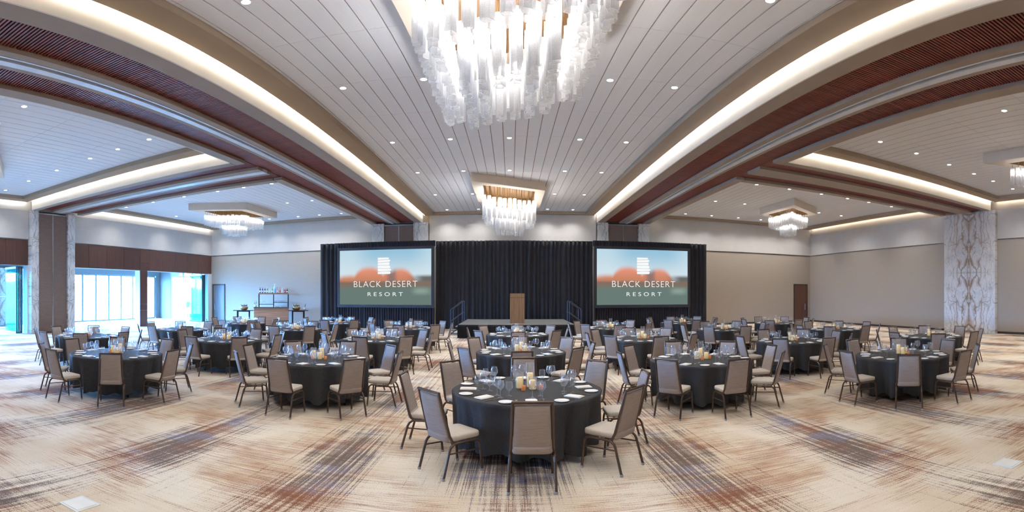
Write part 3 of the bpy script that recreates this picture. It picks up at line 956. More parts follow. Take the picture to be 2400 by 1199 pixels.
def text_obj(body, size, parent, loc, spacing=1.0, sx=1.0, off=0.0):
    cu = bpy.data.curves.new('lettering', 'FONT')
    cu.body = body; cu.size = size; cu.align_x = 'CENTER'; cu.space_character = spacing
    cu.offset = off
    cu.materials.append(M['scr_white'])
    tmp = bpy.data.objects.new('lettering', cu); COL.objects.link(tmp)
    me = bpy.data.meshes.new_from_object(tmp.evaluated_get(bpy.context.evaluated_depsgraph_get()))
    bpy.data.objects.remove(tmp); bpy.data.curves.remove(cu)
    # every letter is a part of its own
    par = list(range(len(me.vertices)))
    def find(i):
        while par[i] != i:
            par[i] = par[par[i]]; i = par[i]
        return i
    for p in me.polygons:
        vv = list(p.vertices)
        for q in vv[1:]: par[find(q)] = find(vv[0])
    groups = {}
    for p in me.polygons: groups.setdefault(find(p.vertices[0]), []).append(tuple(p.vertices))
    for root, faces in groups.items():
        used = sorted({i for f in faces for i in f}); ix = {v: k for k, v in enumerate(used)}
        nm = bpy.data.meshes.new('letter')
        nm.from_pydata([tuple(me.vertices[i].co) for i in used], [], [[ix[i] for i in f] for f in faces])
        nm.materials.append(M['scr_white'])
        o = bpy.data.objects.new('letter', nm)
        o.location = loc; o.rotation_euler = (pi / 2, 0, 0); o.scale = (sx, 1, 1); o.parent = parent
        COL.objects.link(o)
    bpy.data.meshes.remove(me)

def screen(cx, label):
    r = empty('projection_screen', (cx, 25.2, 0)); tag(r, label, 'screen', 'projection screens')
    hw, z0, z1 = 2.66, 1.36, 4.45
    zc = (z0 + z1) / 2
    MB().box(-hw, hw, -0.005, 0.01, -1.545, 1.545).obj('picture', SCR, r, (0, 0, zc))
    f = 0.16
    for b in ((-hw - f, hw + f, -0.02, 0.05, z1, z1 + f), (-hw - f, hw + f, -0.02, 0.05, z0 - f, z0), (-hw - f, -hw, -0.02, 0.05, z0, z1), (hw, hw + f, -0.02, 0.05, z0, z1)):
        MB().box(*b).obj('frame_bar', 'frame', r)
    for xx in (-hw - 0.1, hw + 0.1):
        MB().tube([(xx, 0.06, 0), (xx, 0.06, z1 + 0.1)], 0.03, 6).obj('stand_leg', 'black', r)
        MB().box(xx - 0.04, xx + 0.04, -0.35, 0.1, 0, 0.03).obj('stand_foot', 'black', r)
    link('logo', LOGO, r, (-0.38, -0.008, 3.08))
    text_obj('BLACK DESERT', 0.50, r, (0.03, -0.012, 2.35), 1.13, 1.0, -0.006)
    text_obj('RESORT', 0.30, r, (0.03, -0.012, 1.85), 1.6, 1.36, 0.0)
    return r
screen(-6.98, 'large projection screen to the left of the stage')
screen(7.35, 'large projection screen to the right of the stage')

st = empty('stage', (0.26, 22.9, 0)); tag(st, 'low black-skirted stage with grey deck before the drape', 'stage')
for (a, b) in ((-2.59, -1.28), (-1.275, 1.295), (1.30, 2.59)):
    MB().box(a, b, -2.3, 2.3, 0.53, 0.60).obj('deck_panel', 'deck', st)
MB().box(-2.6, 2.6, -2.32, -2.30, 0.56, 0.602).obj('deck_edge', 'black', st)
for k, (x0, x1, y, rot) in enumerate(((-2.6, 2.6, -2.31, 0),)):
    me = drape_mesh(x1 - x0, 0.55, 60, 0.015, 'skirt', 31, zb=0.01)
    link('stage_skirt', me, st, (0, y - 0.02, 0))
for sx, rz in ((-2.6, -pi / 2), (2.6, pi / 2)):
    me = drape_mesh(4.6, 0.55, 50, 0.012, 'skirt', 35, zb=0.01)
    link('stage_skirt', me, st, (sx + (-.02 if sx < 0 else .02), 0, 0), (0, 0, rz))
for x in (-2.4, -1.3, 1.3, 2.4):
    for y in (-2.2, 2.2):
        MB().tube([(x, y, 0), (x, y, 0.53)], 0.025, 6).obj('leg', 'black', st)

def stage_stairs(x_in, s, label):
    r = empty('stage_stairs', (x_in, 22.7, 0)); tag(r, label, 'stairs', 'stage stairs')
    for k, (d0, d1, z) in enumerate(((0.02, 0.30, 0.40), (0.28, 0.58, 0.20))):
        a, b = sorted((s * d0, s * d1))
        MB().box(a, b, -0.45, 0.45, z - 0.03, z).obj('tread', 'deck', r)
    for y in (-0.45, 0.45):
        MB().tube([(s * 0.02, y, 0.40), (s * 0.56, y, 0.02)], 0.02, 6).obj('stringer', 'black', r)
        MB().tube([(s * 0.5, y, 0), (s * 0.5, y, 1.18), (s * 0.47, y, 1.24), (s * 0.0, y, 1.60), (s * -0.04, y, 1.62), (s * -0.06, y, 1.58), (s * -0.06, y, 0.602)], 0.02, 8).obj('handrail', 'rail', r)
        MB().tube([(s * 0.5, y, 0.66), (s * -0.06, y, 1.08)], 0.016, 6).obj('mid_rail', 'rail', r)
stage_stairs(-2.36, -1, 'black stage steps with handrails, beside the left screen')
stage_stairs(2.88, 1, 'black stage steps with handrails, beside the right screen')

le = empty('lectern', (0.30, 21.75, 0.602)); tag(le, 'tall walnut lectern standing on the stage before the drape', 'lectern')
MB().box(-0.31, 0.31, -0.2, 0.2, 0, 0.05).obj('plinth', 'lectern', le)
MB().box(-0.335, 0.335, -0.23, -0.21, 0.0, 1.185).obj('front_panel', 'lectern', le)
MB().box(-0.335, -0.31, -0.21, 0.24, 0.0, 1.185).obj('side_panel', 'lectern', le)
MB().box(0.31, 0.335, -0.21, 0.24, 0.0, 1.185).obj('side_panel', 'lectern', le)
MB().box(-0.325, 0.325, -0.222, 0.22, 1.185, 1.20).obj('reveal_strip', 'dark', le)
m = MB(); m.prism([(-0.335, -0.23), (0.335, -0.23), (0.335, 0.24), (-0.335, 0.24)], 1.20, 1.385)
m.v = [(x, y, z - (0.13 if (z > 1.3 and y > 0) else 0)) for x, y, z in m.v]
m.obj('reading_desk', 'lectern', le)

# ------------------------------------------------------------------ doors in the back wall
def wall_door(name, x0, x1, mat, label, hx):
    r = empty(name, ((x0 + x1) / 2, YB, 0)); struct(r, label)
    w = (x1 - x0) / 2; h = 2.66
    for b in ((-w, -w + 0.07, -0.05, 0.02, 0, h), (w - 0.07, w, -0.05, 0.02, 0, h), (-w, w, -0.05, 0.02, h - 0.07, h)):
        MB().box(*b).obj('door_frame', 'dark', r)
    MB().box(-w + 0.07, w - 0.07, -0.03, 0.0, 0.01, h - 0.07).obj('door_leaf', mat, r)
    MB().tube([(hx, -0.06, 0.85), (hx, -0.075, 0.87), (hx, -0.075, 1.25), (hx, -0.06, 1.27)], 0.014, 6).obj('handle', 'alu', r)
wall_door('door_1', -19.9, -18.82, 'door_blue', 'grey door in the back wall near the glass doors', -0.32)
wall_door('door_2', 18.6, 19.78, 'door_brown', 'brown wooden door at far right end of the back wall', 0.35)

# ------------------------------------------------------------------ foyer beyond the glass doors
XG = -26.2
mb = MB(); mb.box(-27.4, XL - 0.35, YN, 31.4, 4.05, 4.15); struct(mb.obj('ceiling_foyer', 'foyer'))
mb = MB(); mb.box(XG - 0.25, XG + 0.1, YN, 31.2, 3.42, 4.05); 
mb.box(XG - 0.1, XG + 0.1, 27.55, 28.2, 0, 3.42)
struct(mb.obj('wall_foyer_outer', 'foyer'))
mb = MB(); mb.box(-27.6, -24.96, 28.0, 28.2, 0, 4.05)
mb.box(XL - 0.35, XL, YB + 0.3, 30.7, 0, 4.05); mb.box(-22.05, XL - 0.3, 30.5, 30.7, 0, 4.05)
struct(mb.obj('wall_foyer_end', 'foyer'))
mb = MB(); mb.box(XG - 0.3, XL - 0.35, YN - 0.3, YN, 0, 4.05); struct(mb.obj('wall_foyer_rear', 'foyer'))
pr = empty('marble_pillar', (0, 0, 0)); struct(pr, 'veined marble pillar in the foyer behind the glass doors')
mm2 = marble_mat('y', 13.4, 1.8)
for (a, b) in ((11.3, 13.4), (13.4, 15.2)):
    for (z0, z1) in ((0, 1.8), (1.803, 3.6)):
        MB().box(XG - 0.1, XG + 0.3, a + .002, b - .002, z0, z1).obj('marble_slab', mm2, pr)
def glazed_wall(name, y0, y1, n, label):
    r = empty(name, (XG, (y0 + y1) / 2, 0)); struct(r, label)
    L = y1 - y0
    MB().box(-0.06, 0.06, -L / 2, L / 2, 3.30, 3.42).obj('frame_head', 'mullion', r)
    MB().box(-0.06, 0.06, -L / 2, L / 2, 0.0, 0.10).obj('frame_sill', 'mullion', r)
    for k in range(n + 1):
        y = -L / 2 + L * k / n
        MB().box(-0.05, 0.05, y - 0.075, y + 0.075, 0.1, 3.30).obj('mullion', 'mullion', r)
    for k in range(n):
        a = -L / 2 + L * k / n + 0.075; b = -L / 2 + L * (k + 1) / n - 0.075
        MB().box(-0.006, 0.006, a, b, 0.1, 3.30).obj('pane', 'pane', r)
        MB().tube([(0.08, a + 0.05, 0.95), (0.08, a + 0.05, 1.25)], 0.012, 6).obj('handle', 'alu', r)
glazed_wall('window_2', -0.4, 11.3, 9, 'folding glass wall of the foyer before the marble pillar')
glazed_wall('window_1', 15.2, 27.45, 10, 'folding glass wall of the foyer onto the terrace')

# double entrance doors at the foyer end
dd = empty('door_3', (0, 30.55, 0)); struct(dd, 'glazed entrance doors at the foyer end with transom')
mx = [-27.6, -26.66, -25.7, -24.75, -23.8, -22.9, -22.05]
x0, x1 = mx[0], mx[-1]
for z in (0.0, 2.76, 3.38, 3.97):
    MB().box(x0, x1, -0.05, 0.05, z, z + 0.09).obj('transom_bar', 'mullion', dd)
for xx in mx:
    MB().box(xx - 0.08, xx + 0.08, -0.06, 0.06, 0, 4.05).obj('mullion', 'mullion', dd)
for a_, b_ in zip(mx, mx[1:]):
    a, b = a_ + 0.08, b_ - 0.08
    MB().box(a, b, -0.04, 0.04, 0.09, 0.32).obj('kick_rail', 'mullion', dd)
    for z0, z1 in ((0.32, 2.76), (2.85, 3.38), (3.47, 3.97)):
        MB().box(a, b, -0.006, 0.006, z0, z1).obj('pane', 'pane', dd)
    MB().tube([(a, -0.08, 1.05), (b, -0.08, 1.05)], 0.015, 6).obj('push_bar', 'alu', dd)
    MB().box(a + .02, a + .25, -0.1, -0.04, 2.62, 2.74).obj('door_closer', 'alu', dd)

def folded_leaves(y, s, label):
    """a stack of glass door leaves folded back square to the wall"""
    r = empty('folding_glass_door', (XL - 0.04, y, 0)); tag(r, label, 'door', 'folded glass doors')
    for k in range(4):
        yy = s * k * 0.10
        lf = MB().box(-1.15, -0.05, yy - 0.006, yy + 0.006, 0.09, 3.22).obj('glass_leaf', 'pane_green', r)
        MB().box(-1.17, -0.03, yy - 0.025, yy + 0.025, 0.02, 0.10).obj('bottom_rail', 'dark' if k == 0 else 'alu', r)
        MB().box(-1.17, -0.03, yy - 0.025, yy + 0.025, 3.22, 3.32).obj('top_rail', 'alu', r)
        MB().box(-0.05, -0.0, yy - 0.03, yy + 0.03, 0.02, 3.32).obj('stile', 'frame', r)
    return r
folded_leaves(11.62, -1, 'stack of folded glass door leaves beside the partition pillar')
folded_leaves(25.85, 1, 'stack of folded glass door leaves nearest the back wall')

sg = empty('sign_stand', (-22.3, 27.0, 0)); tag(sg, 'slim dark sign stand in the foyer before the entrance doors', 'sign')
MB().lathe([(0.001, 0.0), (0.16, 0.0), (0.16, 0.012), (0.03, 0.02)], 16, close_bot=True).obj('base', 'black', sg)
MB().tube([(0, 0, 0.01), (0, 0, 1.05)], 0.014, 6).obj('pole', 'black', sg)
MB().box(-0.17, 0.17, -0.012, 0.012, -0.22, 0.22).obj('sign_panel', 'frame', sg, (0, 0, 1.18), (radians(-12), 0, 0))

# terrace and land outside the windows
mb = MB(); mb.quad((-120, -60, -0.06), (-27.4, -60, -0.06), (-27.4, 120, -0.06), (-120, 120, -0.06)); struct(mb.obj('ground_terrace', 'terrace'))
mb = MB(); mb.quad((-27.4, 31.5, -0.06), (40, 31.5, -0.06), (40, 120, -0.06), (-27.4, 120, -0.06)); struct(mb.obj('ground_forecourt', 'terrace'))
mb = MB(); mb.smooth = True
nx, ny = 14, 40
for j in range(ny + 1):
    for i in range(nx + 1):
        x = -62 - 50 * i / nx; y = -40 + 170 * j / ny
        h = (sin(pi * i / nx) ** 0.8) * (7 + 3.5 * sin(y * 0.09) + 2 * sin(y * 0.23 + 1)) * 0.8
        mb.v.append((x, y, -0.1 + h))
for j in range(ny):
    for i in range(nx):
        a = j * (nx + 1) + i; mb._f((a, a + nx + 1, a + nx + 2, a + 1))
struct(mb.obj('hill', 'hill'), 'low bleached hill beyond the terrace')
for k in range(9):
    rnd = random.Random(50 + k)
    b = empty('shrub', (-33 - rnd.random() * 12, 16 + k * 3.4 + rnd.random() * 2, -0.06)); tag(b, 'sunlit terrace shrub outside the foyer windows, %s along from the near end' % ORD[k], 'shrub', 'terrace shrubs')
    m = MB()
    for q in range(120):
        th, ph_ = rnd.random() * 6.28, rnd.random() * 1.5
        rr = 0.8 * rnd.uniform(0.6, 1.0)
        c = Vector((rr * cos(th) * cos(ph_), rr * sin(th) * cos(ph_), 0.25 + rr * sin(ph_)))
        a1 = Vector((rnd.gauss(0, 1), rnd.gauss(0, 1), rnd.gauss(0, 1))).normalized() * 0.13
        a2 = a1.cross(Vector((rnd.random(), rnd.random(), 1))).normalized() * 0.05
        m.add([tuple(c - a1), tuple(c + a2), tuple(c + a1), tuple(c - a2)], [(0, 1, 2, 3)])
    m.obj('foliage', 'leaf', b)
    MB().tube([(0, 0, 0), (0.05, 0.02, 0.5)], 0.05, 6).obj('stem', 'dark', b)

# ------------------------------------------------------------------ bar in the far left bay
BROT = 0.51
def bar_xy(px, dist):
    a = (px - 1197) / 1096
    return (dist * sin(a), dist * cos(a))
bxy = (-14.08, 25.05); sxy = (-14.50, 26.10)
ba = empty('bar_counter', (*bxy, 0), BROT); tag(ba, 'wood fronted bar counter with dark top near the back wall', 'bar')
for k in range(6):
    MB().box(-1.05, 1.05, -0.35, -0.32, 0.06 + k * 0.175, 0.06 + (k + 1) * 0.175 - 0.005).obj('front_board', 'oak', ba)
for sx in (-1, 1):
    a, b = sorted((sx * 1.05, sx * 1.02)); MB().box(a, b, -0.32, 0.35, 0.06, 1.11).obj('side_panel', 'oak', ba)
MB().box(-1.08, 1.08, -0.38, 0.38, 1.11, 1.15).obj('counter_top', 'dark', ba)
MB().box(-1.02, 1.02, -0.30, 0.3, 0.0, 0.06).obj('toe_kick', 'black', ba)

sh = empty('bottle_shelf', (*sxy, 0), BROT)
def on_shelf(u, z, v=-0.03): return (sxy[0] + u * cos(BROT) - v * sin(BROT), sxy[1] + u * sin(BROT) + v * cos(BROT), z)
tag(sh, 'open black metal back bar shelf with a wood top', 'shelf')
for xx in (-0.93, 0.0, 0.93):
    for yy in (-0.2, 0.2):
        MB().box(xx - 0.03, xx + 0.03, yy - 0.025, yy + 0.025, 0, 1.94).obj('post', 'black', sh)
MB().box(-0.97, 0.97, -0.24, 0.24, 1.94, 2.02).obj('top_board', 'oak', sh)
for (a, b, z) in ((-0.9, -0.03, 1.33), (0.03, 0.9, 1.44), (-0.9, -0.03, 1.10), (0.03, 0.9, 1.10), (-0.9, 0.9, 0.3)):
    MB().box(a, b, -0.2, 0.2, z - 0.03, z).obj('shelf_board', 'black', sh)

def bottle_mat(name, col):
    return plain(name, col, 0.12, vary=0.02)
def bottle_mesh(h, r, col, cap, lab):
    mb = MB(); mb.smooth = True
    mb.lathe([(0.001, 0), (r, 0.003), (r, h * 0.16)], 12)
    mb.cur = 1; mb.lathe([(r * 1.005, h * 0.16), (r * 1.005, h * 0.46)], 12)
    mb.cur = 0; mb.lathe([(r, h * 0.46), (r, h * 0.58), (r * 0.85, h * 0.66), (r * 0.38, h * 0.76), (r * 0.36, h * 0.9)], 12)
    mb.cur = 2; mb.lathe([(r * 0.4, h * 0.89), (r * 0.4, h), (0.001, h)], 12)
    return mb.mesh('bottle', [bottle_mat('bottle_glass', col), bottle_mat('bottle_label', lab), bottle_mat('bottle_cap', cap)])
bspec = [('dark red wine bottle', srgb(50, 30, 34), srgb(30, 26, 30), srgb(232, 224, 220)), ('violet bottle', srgb(70, 36, 96), srgb(120, 60, 140), srgb(206, 200, 214)),
         ('brown beer-coloured bottle', srgb(92, 66, 36), srgb(170, 140, 70), srgb(226, 222, 210)), ('olive green bottle', srgb(120, 136, 50), srgb(190, 180, 90), srgb(226, 226, 206)),
         ('pale green bottle', srgb(176, 206, 140), srgb(150, 190, 120), srgb(236, 240, 232)), ('bright green bottle', srgb(110, 160, 70), srgb(190, 200, 90), srgb(240, 240, 228)),
         ('tall clear blue bottle', srgb(176, 216, 232), srgb(220, 232, 240), srgb(150, 196, 220)), ('small pink capped bottle', srgb(206, 150, 150), srgb(170, 60, 50), srgb(236, 220, 214)),
         ('orange red bottle', srgb(214, 140, 104), srgb(170, 70, 50), srgb(216, 110, 90)), ('clear white bottle', srgb(214, 224, 230), srgb(200, 200, 204), srgb(238, 238, 236)),
         ('round red flask bottle', srgb(170, 84, 84), srgb(206, 170, 160), srgb(190, 120, 116)), ('short black bottle', srgb(36, 34, 40), srgb(40, 60, 50), srgb(228, 226, 220))]
for k, (nm, col, cap, lab) in enumerate(bspec):
    h = 0.58 if k == 6 else (0.36 if k < 10 else 0.29)
    rr = 0.085 if k == 6 else (0.045 if k != 10 else 0.075)
    o = link('bottle', bottle_mesh(h, rr, col, cap, lab), None, on_shelf(-0.86 + k * 0.155 + (0.02 if k > 6 else 0), 2.022))
    tag(o, nm + ' on top of the bar shelf', 'bottle', 'bottles on the bar shelf')

# glass meshes shared by tables and bar
def glass_mesh(h, rb, rm, bowl_from, foot, n=16):
    mb = MB(); mb.smooth = True
    s = 0.0042
    hb = h - bowl_from
    prof = [(foot, 0.0), (foot, 0.003), (foot * 0.55, 0.006), (0.008, 0.014), (s, 0.03), (s, bowl_from - 0.012), (0.010, bowl_from), (rb * 0.62, bowl_from + hb * 0.12),
            (rb * 0.92, bowl_from + hb * 0.30), (rb, bowl_from + hb * 0.46), (rb * 0.97, bowl_from + hb * 0.62), (rm * 1.04, bowl_from + hb * 0.85), (rm, h)]
    mb.lathe(prof, n)
    mb.lathe([(rm, h), (rm * 0.965, h + 0.001), (rm * 0.965, h - 0.004)], n)
    return mb.mesh('wine_glass', 'glass')
G_BIG = glass_mesh(0.225, 0.047, 0.036, 0.105, 0.038)
G_MID = glass_mesh(0.205, 0.040, 0.031, 0.100, 0.035)
G_WATER = glass_mesh(0.172, 0.041, 0.036, 0.066, 0.034)

tum = MB(); tum.smooth = True
tum.lathe([(0.001, 0.004), (0.028, 0.0), (0.036, 0.11), (0.034, 0.11), (0.027, 0.008)], 12)
TUM = tum.mesh('tumbler', 'glass')
for k in range(8):
    o = link('wine_glass', G_MID, None, on_shelf(-0.83 + k * 0.1, 1.331)); tag(o, 'clear stemmed glass, %s from left on the left back bar shelf' % ORD[k], 'glass', 'stemware on the back bar')
for k in range(9):
    o = link('tumbler', TUM, None, on_shelf(0.09 + k * 0.09, 1.101)); tag(o, 'clear tumbler, %s from left on the lower right back bar shelf' % ORD[k], 'glass', 'tumblers on the back bar, lower')
for k in range(9):
    o = link('tumbler', TUM, None, on_shelf(0.09 + k * 0.09, 1.441)); tag(o, 'clear tumbler, %s from left on the upper right back bar shelf' % ORD[k], 'glass', 'tumblers on the back bar, upper')

def side_table(cx, y, w, h, label):
    r = empty('side_table', (cx, y, 0), BROT); tag(r, label, 'table', 'serving tables flanking the bar')
    MB().box(-w / 2, w / 2, -0.35, 0.35, h - 0.035, h).obj('table_top', 'dark', r)
    for sx in (-1, 1):
        for yy in (-0.28, 0.28):
            x = sx * w * 0.29
            MB().box(x - 0.035, x + 0.035, yy - 0.03, yy + 0.03, 0, h - 0.035).obj('leg', 'black', r)
    MB().box(-w * 0.29, w * 0.29, -0.03, 0.03, h - 0.10, h - 0.05).obj('apron', 'black', r)
side_table(-15.66, 24.36, 1.25, 0.965, 'tall narrow black serving table near the glass door side of bar')
side_table(-12.62, 25.83, 1.2, 0.965, 'tall narrow black serving table between the bar and the drape')
bowl = MB(); bowl.smooth = True
bowl.lathe([(0.001, 0), (0.15, 0.0), (0.23, 0.08), (0.255, 0.18), (0.25, 0.22), (0.235, 0.22), (0.22, 0.1), (0.001, 0.04)], 20)
BOWL = bowl.mesh('bowl', 'gold')
beer = bottle_mesh(0.27, 0.032, srgb(86, 60, 36), srgb(190, 160, 90), srgb(220, 214, 200))
beer2 = bottle_mesh(0.27, 0.032, srgb(70, 90, 50), srgb(160, 60, 50), srgb(220, 214, 200))
for cx, cyb, z, txt in ((-15.62, 24.36, 0.965, 'table on the glass door side'), (-12.72, 25.77, 0.965, 'table beside the drape')):
    o = link('ice_bowl', BOWL, None, (cx, cyb, z)); tag(o, 'hammered brass ice bowl on the serving ' + txt, 'bowl', 'ice bowls')
    for k in range(9):
        a = k * 0.698
        rr = 0.15 if k else 0
        p = link('bottle', beer if k % 3 else beer2, None, (cx + rr * cos(a) * 0.8, cyb + rr * sin(a) * 0.8, z + 0.12), (0.3 * -sin(a) * (k > 0), 0.3 * cos(a) * (k > 0), 0))
        tag(p, ('bottle at the middle of the bowl on the ' if k == 0 else 'bottle %s round the rim of the bowl on the ' % ORD[k - 1]) + txt, 'bottle', 'bottles in bowl, ' + txt)
vase = MB(); vase.smooth = True
vase.lathe([(0.001, 0), (0.05, 0), (0.095, 0.06), (0.085, 0.12), (0.035, 0.16), (0.04, 0.18), (0.03, 0.178), (0.03, 0.13)], 16)
VASE = vase.mesh('vase', 'ceramic')
def flower_vase(x, y, z, label, seed):
    r = empty('flower_vase', (x, y, z)); tag(r, label, 'vase', 'small flower vases by the bar')
    link('vase_body', VASE, r)
    rnd = random.Random(seed)
    st_ = MB(); lf = MB(); fl = MB()
    for k in range(7):
        a = rnd.random() * 6.28; t = rnd.uniform(0.05, 0.14); h = rnd.uniform(0.26, 0.42)
        p1 = (t * cos(a), t * sin(a), h)
        st_.tube([(0, 0, 0.1), (t * 0.4 * cos(a), t * 0.4 * sin(a), h * 0.6), p1], 0.004, 4)
        for q in range(4):
            c = Vector(p1) * rnd.uniform(0.7, 1.0)
            d = Vector((rnd.gauss(0, 1), rnd.gauss(0, 1), rnd.gauss(0, 0.6))).normalized() * 0.06
            e = d.cross(Vector((0, 0, 1))).normalized() * 0.02
            lf.add([tuple(c), tuple(c + d * .5 + e), tuple(c + d), tuple(c + d * .5 - e)], [(0, 1, 2, 3)])
        if k % 2 == 0:
            for q in range(5):
                b = q * 1.256
                fl.add([p1, (p1[0] + .03 * cos(b), p1[1] + .03 * sin(b), p1[2] + .015), (p1[0] + .03 * cos(b + .9), p1[1] + .03 * sin(b + .9), p1[2] + .015)], [(0, 1, 2)])
    st_.obj('stems', 'leaf', r); lf.obj('leaves', 'leaf', r); fl.obj('blossoms', 'petal', r)
flower_vase(-14.92, 24.55, 1.152, 'white bud vase with greenery on the bar counter end', 3)
flower_vase(-12.28, 26.0, 0.967, 'white bud vase with flowers on the serving table end', 4)

# floor boxes
for (x, y, lab) in ((-3.23, 2.45, 'pale square floor box cover in carpet at bottom left'), (4.51, 2.51, 'pale square floor box cover in carpet at right edge')):
    r = empty('floor_box', (x, y, 0.0)); tag(r, lab, 'floor box', 'floor boxes')
    MB().box(-0.13, 0.13, -0.13, 0.13, 0.0, 0.006).obj('frame_plate', 'boxlid', r)
    MB().box(-0.105, 0.105, -0.105, 0.105, 0.006, 0.010).obj('lid', 'ceramic', r)

# ------------------------------------------------------------------ banquet tables, chairs, settings
R_T = 0.92
def cloth_mesh(seed):
    rnd = random.Random(seed)
    mb = MB(); mb.smooth = True
    n = 144
    nf = 14
    ph = [rnd.uniform(-0.35, 0.35) for _ in range(nf)]; am = [rnd.uniform(0.45, 1.0) for _ in range(nf)]
    hem = [rnd.uniform(-0.05, 0.05) for _ in range(8)]
    def fold(t):
        f = t / (2 * pi) * nf
        i = int(f) % nf; fr = f - int(f); j = (i + 1) % nf
        s_ = fr * fr * (3 - 2 * fr)
        return (am[i] * (1 - s_) + am[j] * s_) * cos(2 * pi * f + ph[i] * (1 - s_) + ph[j] * s_)
    rings = [(0.0, 0)] + [(0.3, 0), (0.6, 0), (0.86, 0), (0.905, 0), (0.925, 0.01)]
    Z = 0.765
    o0 = len(mb.v)
    mb.v.append((0, 0, Z))
    rows = []
    for r, dz in rings[1:]:
        rows.append([len(mb.v) + k for k in range(n)])
        for k in range(n):
            t = 2 * pi * k / n
            mb.v.append((r * cos(t), r * sin(t), Z - dz))
    for d in (0.05, 0.14, 0.26, 0.40, 0.54, 0.64):
        rows.append([len(mb.v) + k for k in range(n)])
        for k in range(n):
            t = 2 * pi * k / n
            q = fold(t)
            w = (d / 0.64) ** 0.6
            q = q * 0.8 + 0.25 * sin(37 * t + seed * 2.1) * (0.4 + 0.6 * sin(5 * t + seed))
            r = 0.93 + w * (-0.07 + 0.095 * (q if q > 0 else 1.25 * q))
            hz = 0.04 * q + hem[int(t / (2 * pi) * 8) % 8] * 0 + 0.02 * sin(3 * t + seed)
            mb.v.append((r * cos(t), r * sin(t), Z - d - hz * (d / 0.64) ** 3))
    for k in range(n): mb._f((o0, rows[0][k], rows[0][(k + 1) % n]))
    for a, b in zip(rows, rows[1:]):
        for k in range(n):
            k2 = (k + 1) % n
            mb._f((a[k], b[k], b[k2], a[k2]))
    return mb.mesh('tablecloth', 'cloth')
CLOTH = [cloth_mesh(s) for s in (1, 2, 3, 4, 5)]

T_TOP = MB().lathe([(0.001, 0.735), (0.905, 0.735), (0.912, 0.748), (0.905, 0.758), (0.001, 0.758)], 48).mesh('tabletop', 'table')
T_LEG = MB().tube([(0, 0, 0.735), (0, 0, 0.03), ], 0.016, 8).tube([(0, 0, 0.03), (0, 0, 0.0)], 0.02, 8).mesh('leg', 'black')
T_BAR = MB().tube([(-0.42, 0, 0.30), (0.42, 0, 0.30)], 0.013, 6).mesh('crossbar', 'black')

# chair pieces (front of chair faces +Y)
seat_b = MB().box(-0.198, 0.198, -0.20, 0.235, 0.402, 0.472)
def seat_mesh():
    me = seat_b.mesh('seat', 'seat')
    bm = bmesh.new(); bm.from_mesh(me)
    vert = [e for e in bm.edges if abs(e.verts[0].co.z - e.verts[1].co.z) > 0.01]
    bmesh.ops.bevel(bm, geom=vert, offset=0.06, segments=4, affect='EDGES', profile=0.5)
    hor = [e for e in bm.edges if abs(e.verts[0].co.z - e.verts[1].co.z) < 0.001 and len(e.link_faces) == 2 and abs(e.link_faces[0].normal.dot(e.link_faces[1].normal)) < 0.3]
    bmesh.ops.bevel(bm, geom=hor, offset=0.022, segments=3, affect='EDGES', profile=0.5)
    # crown of the cushion
    bmesh.ops.poke(bm, faces=[f for f in bm.faces if f.normal.z > 0.9 and f.calc_area() > 0.05])
    for v in bm.verts:
        if v.co.z > 0.470 and abs(v.co.x) < 0.05: v.co.z += 0.016
    for f in bm.faces: f.smooth = True
    bm.to_mesh(me); bm.free()
    return me
SEAT = seat_mesh()
RAKE = radians(14.5)
BACK = rounded_pad(0.368, 0.330, 0.53, 0.055, 8).mesh('backrest', 'chair')
BACKFLAP = rounded_pad(0.366, 0.364, 0.085, 0.082, 6, 0.15).mesh('back_cuff', 'chair')
def backpt(x, h): return (x, -0.165 - h * sin(RAKE), 0.405 + h * cos(RAKE))
fr = MB(); fr.smooth = False
for s in (-1, 1):
    fr.tube([(s * 0.204, -0.06, 0.385), (s * 0.204, -0.115, 0.388), (s * 0.203, -0.155, 0.415), backpt(s * 0.198, 0.07), backpt(s * 0.183, 0.50), backpt(s * 0.181, 0.565)], 0.0145, 6)
fr.tube([backpt(-0.190, 0.562), backpt(0.190, 0.562)], 0.0165, 6)
BACKFRAME = fr.mesh('back_frame', 'bronze')
sf = MB()
for s in (-1, 1): sf.tube([(s * 0.206, -0.12, 0.388), (s * 0.206, 0.16, 0.388)], 0.014, 6)
for y in (-0.10, 0.14): sf.tube([(-0.204, y, 0.388), (0.204, y, 0.388)], 0.011, 6)
SEATFRAME = sf.mesh('seat_frame', 'bronze')
FLEG = [MB().tube([(s * 0.206, 0.10, 0.388), (s * 0.207, 0.165, 0.384), (s * 0.208, 0.198, 0.355), (s * 0.211, 0.205, 0.32), (s * 0.214, 0.232, 0.012)], 0.0145, 8).mesh('leg', 'bronze') for s in (-1, 1)]
RLEG = [MB().tube([(s * 0.206, -0.07, 0.388), (s * 0.207, -0.135, 0.384), (s * 0.209, -0.175, 0.355), (s * 0.212, -0.195, 0.32), (s * 0.219, -0.275, 0.012)], 0.0145, 8).mesh('leg', 'bronze') for s in (-1, 1)]
GLIDE = MB().lathe([(0.001, 0.0), (0.017, 0.0), (0.019, 0.018), (0.015, 0.03)], 10).mesh('glide', 'glide')
STRETCH = [MB().tube([(s * 0.212, 0.208, 0.275), (s * 0.212, -0.212, 0.285)], 0.0085, 6).mesh('stretcher', 'bronze') for s in (-1, 1)]
BRACE = MB().tube([(-0.225, -0.155, 0.37), (0.225, 0.06, 0.36)], 0.006, 5).tube([(0.225, -0.155, 0.37), (-0.225, 0.06, 0.36)], 0.006, 5).mesh('cross_brace', 'bronze')

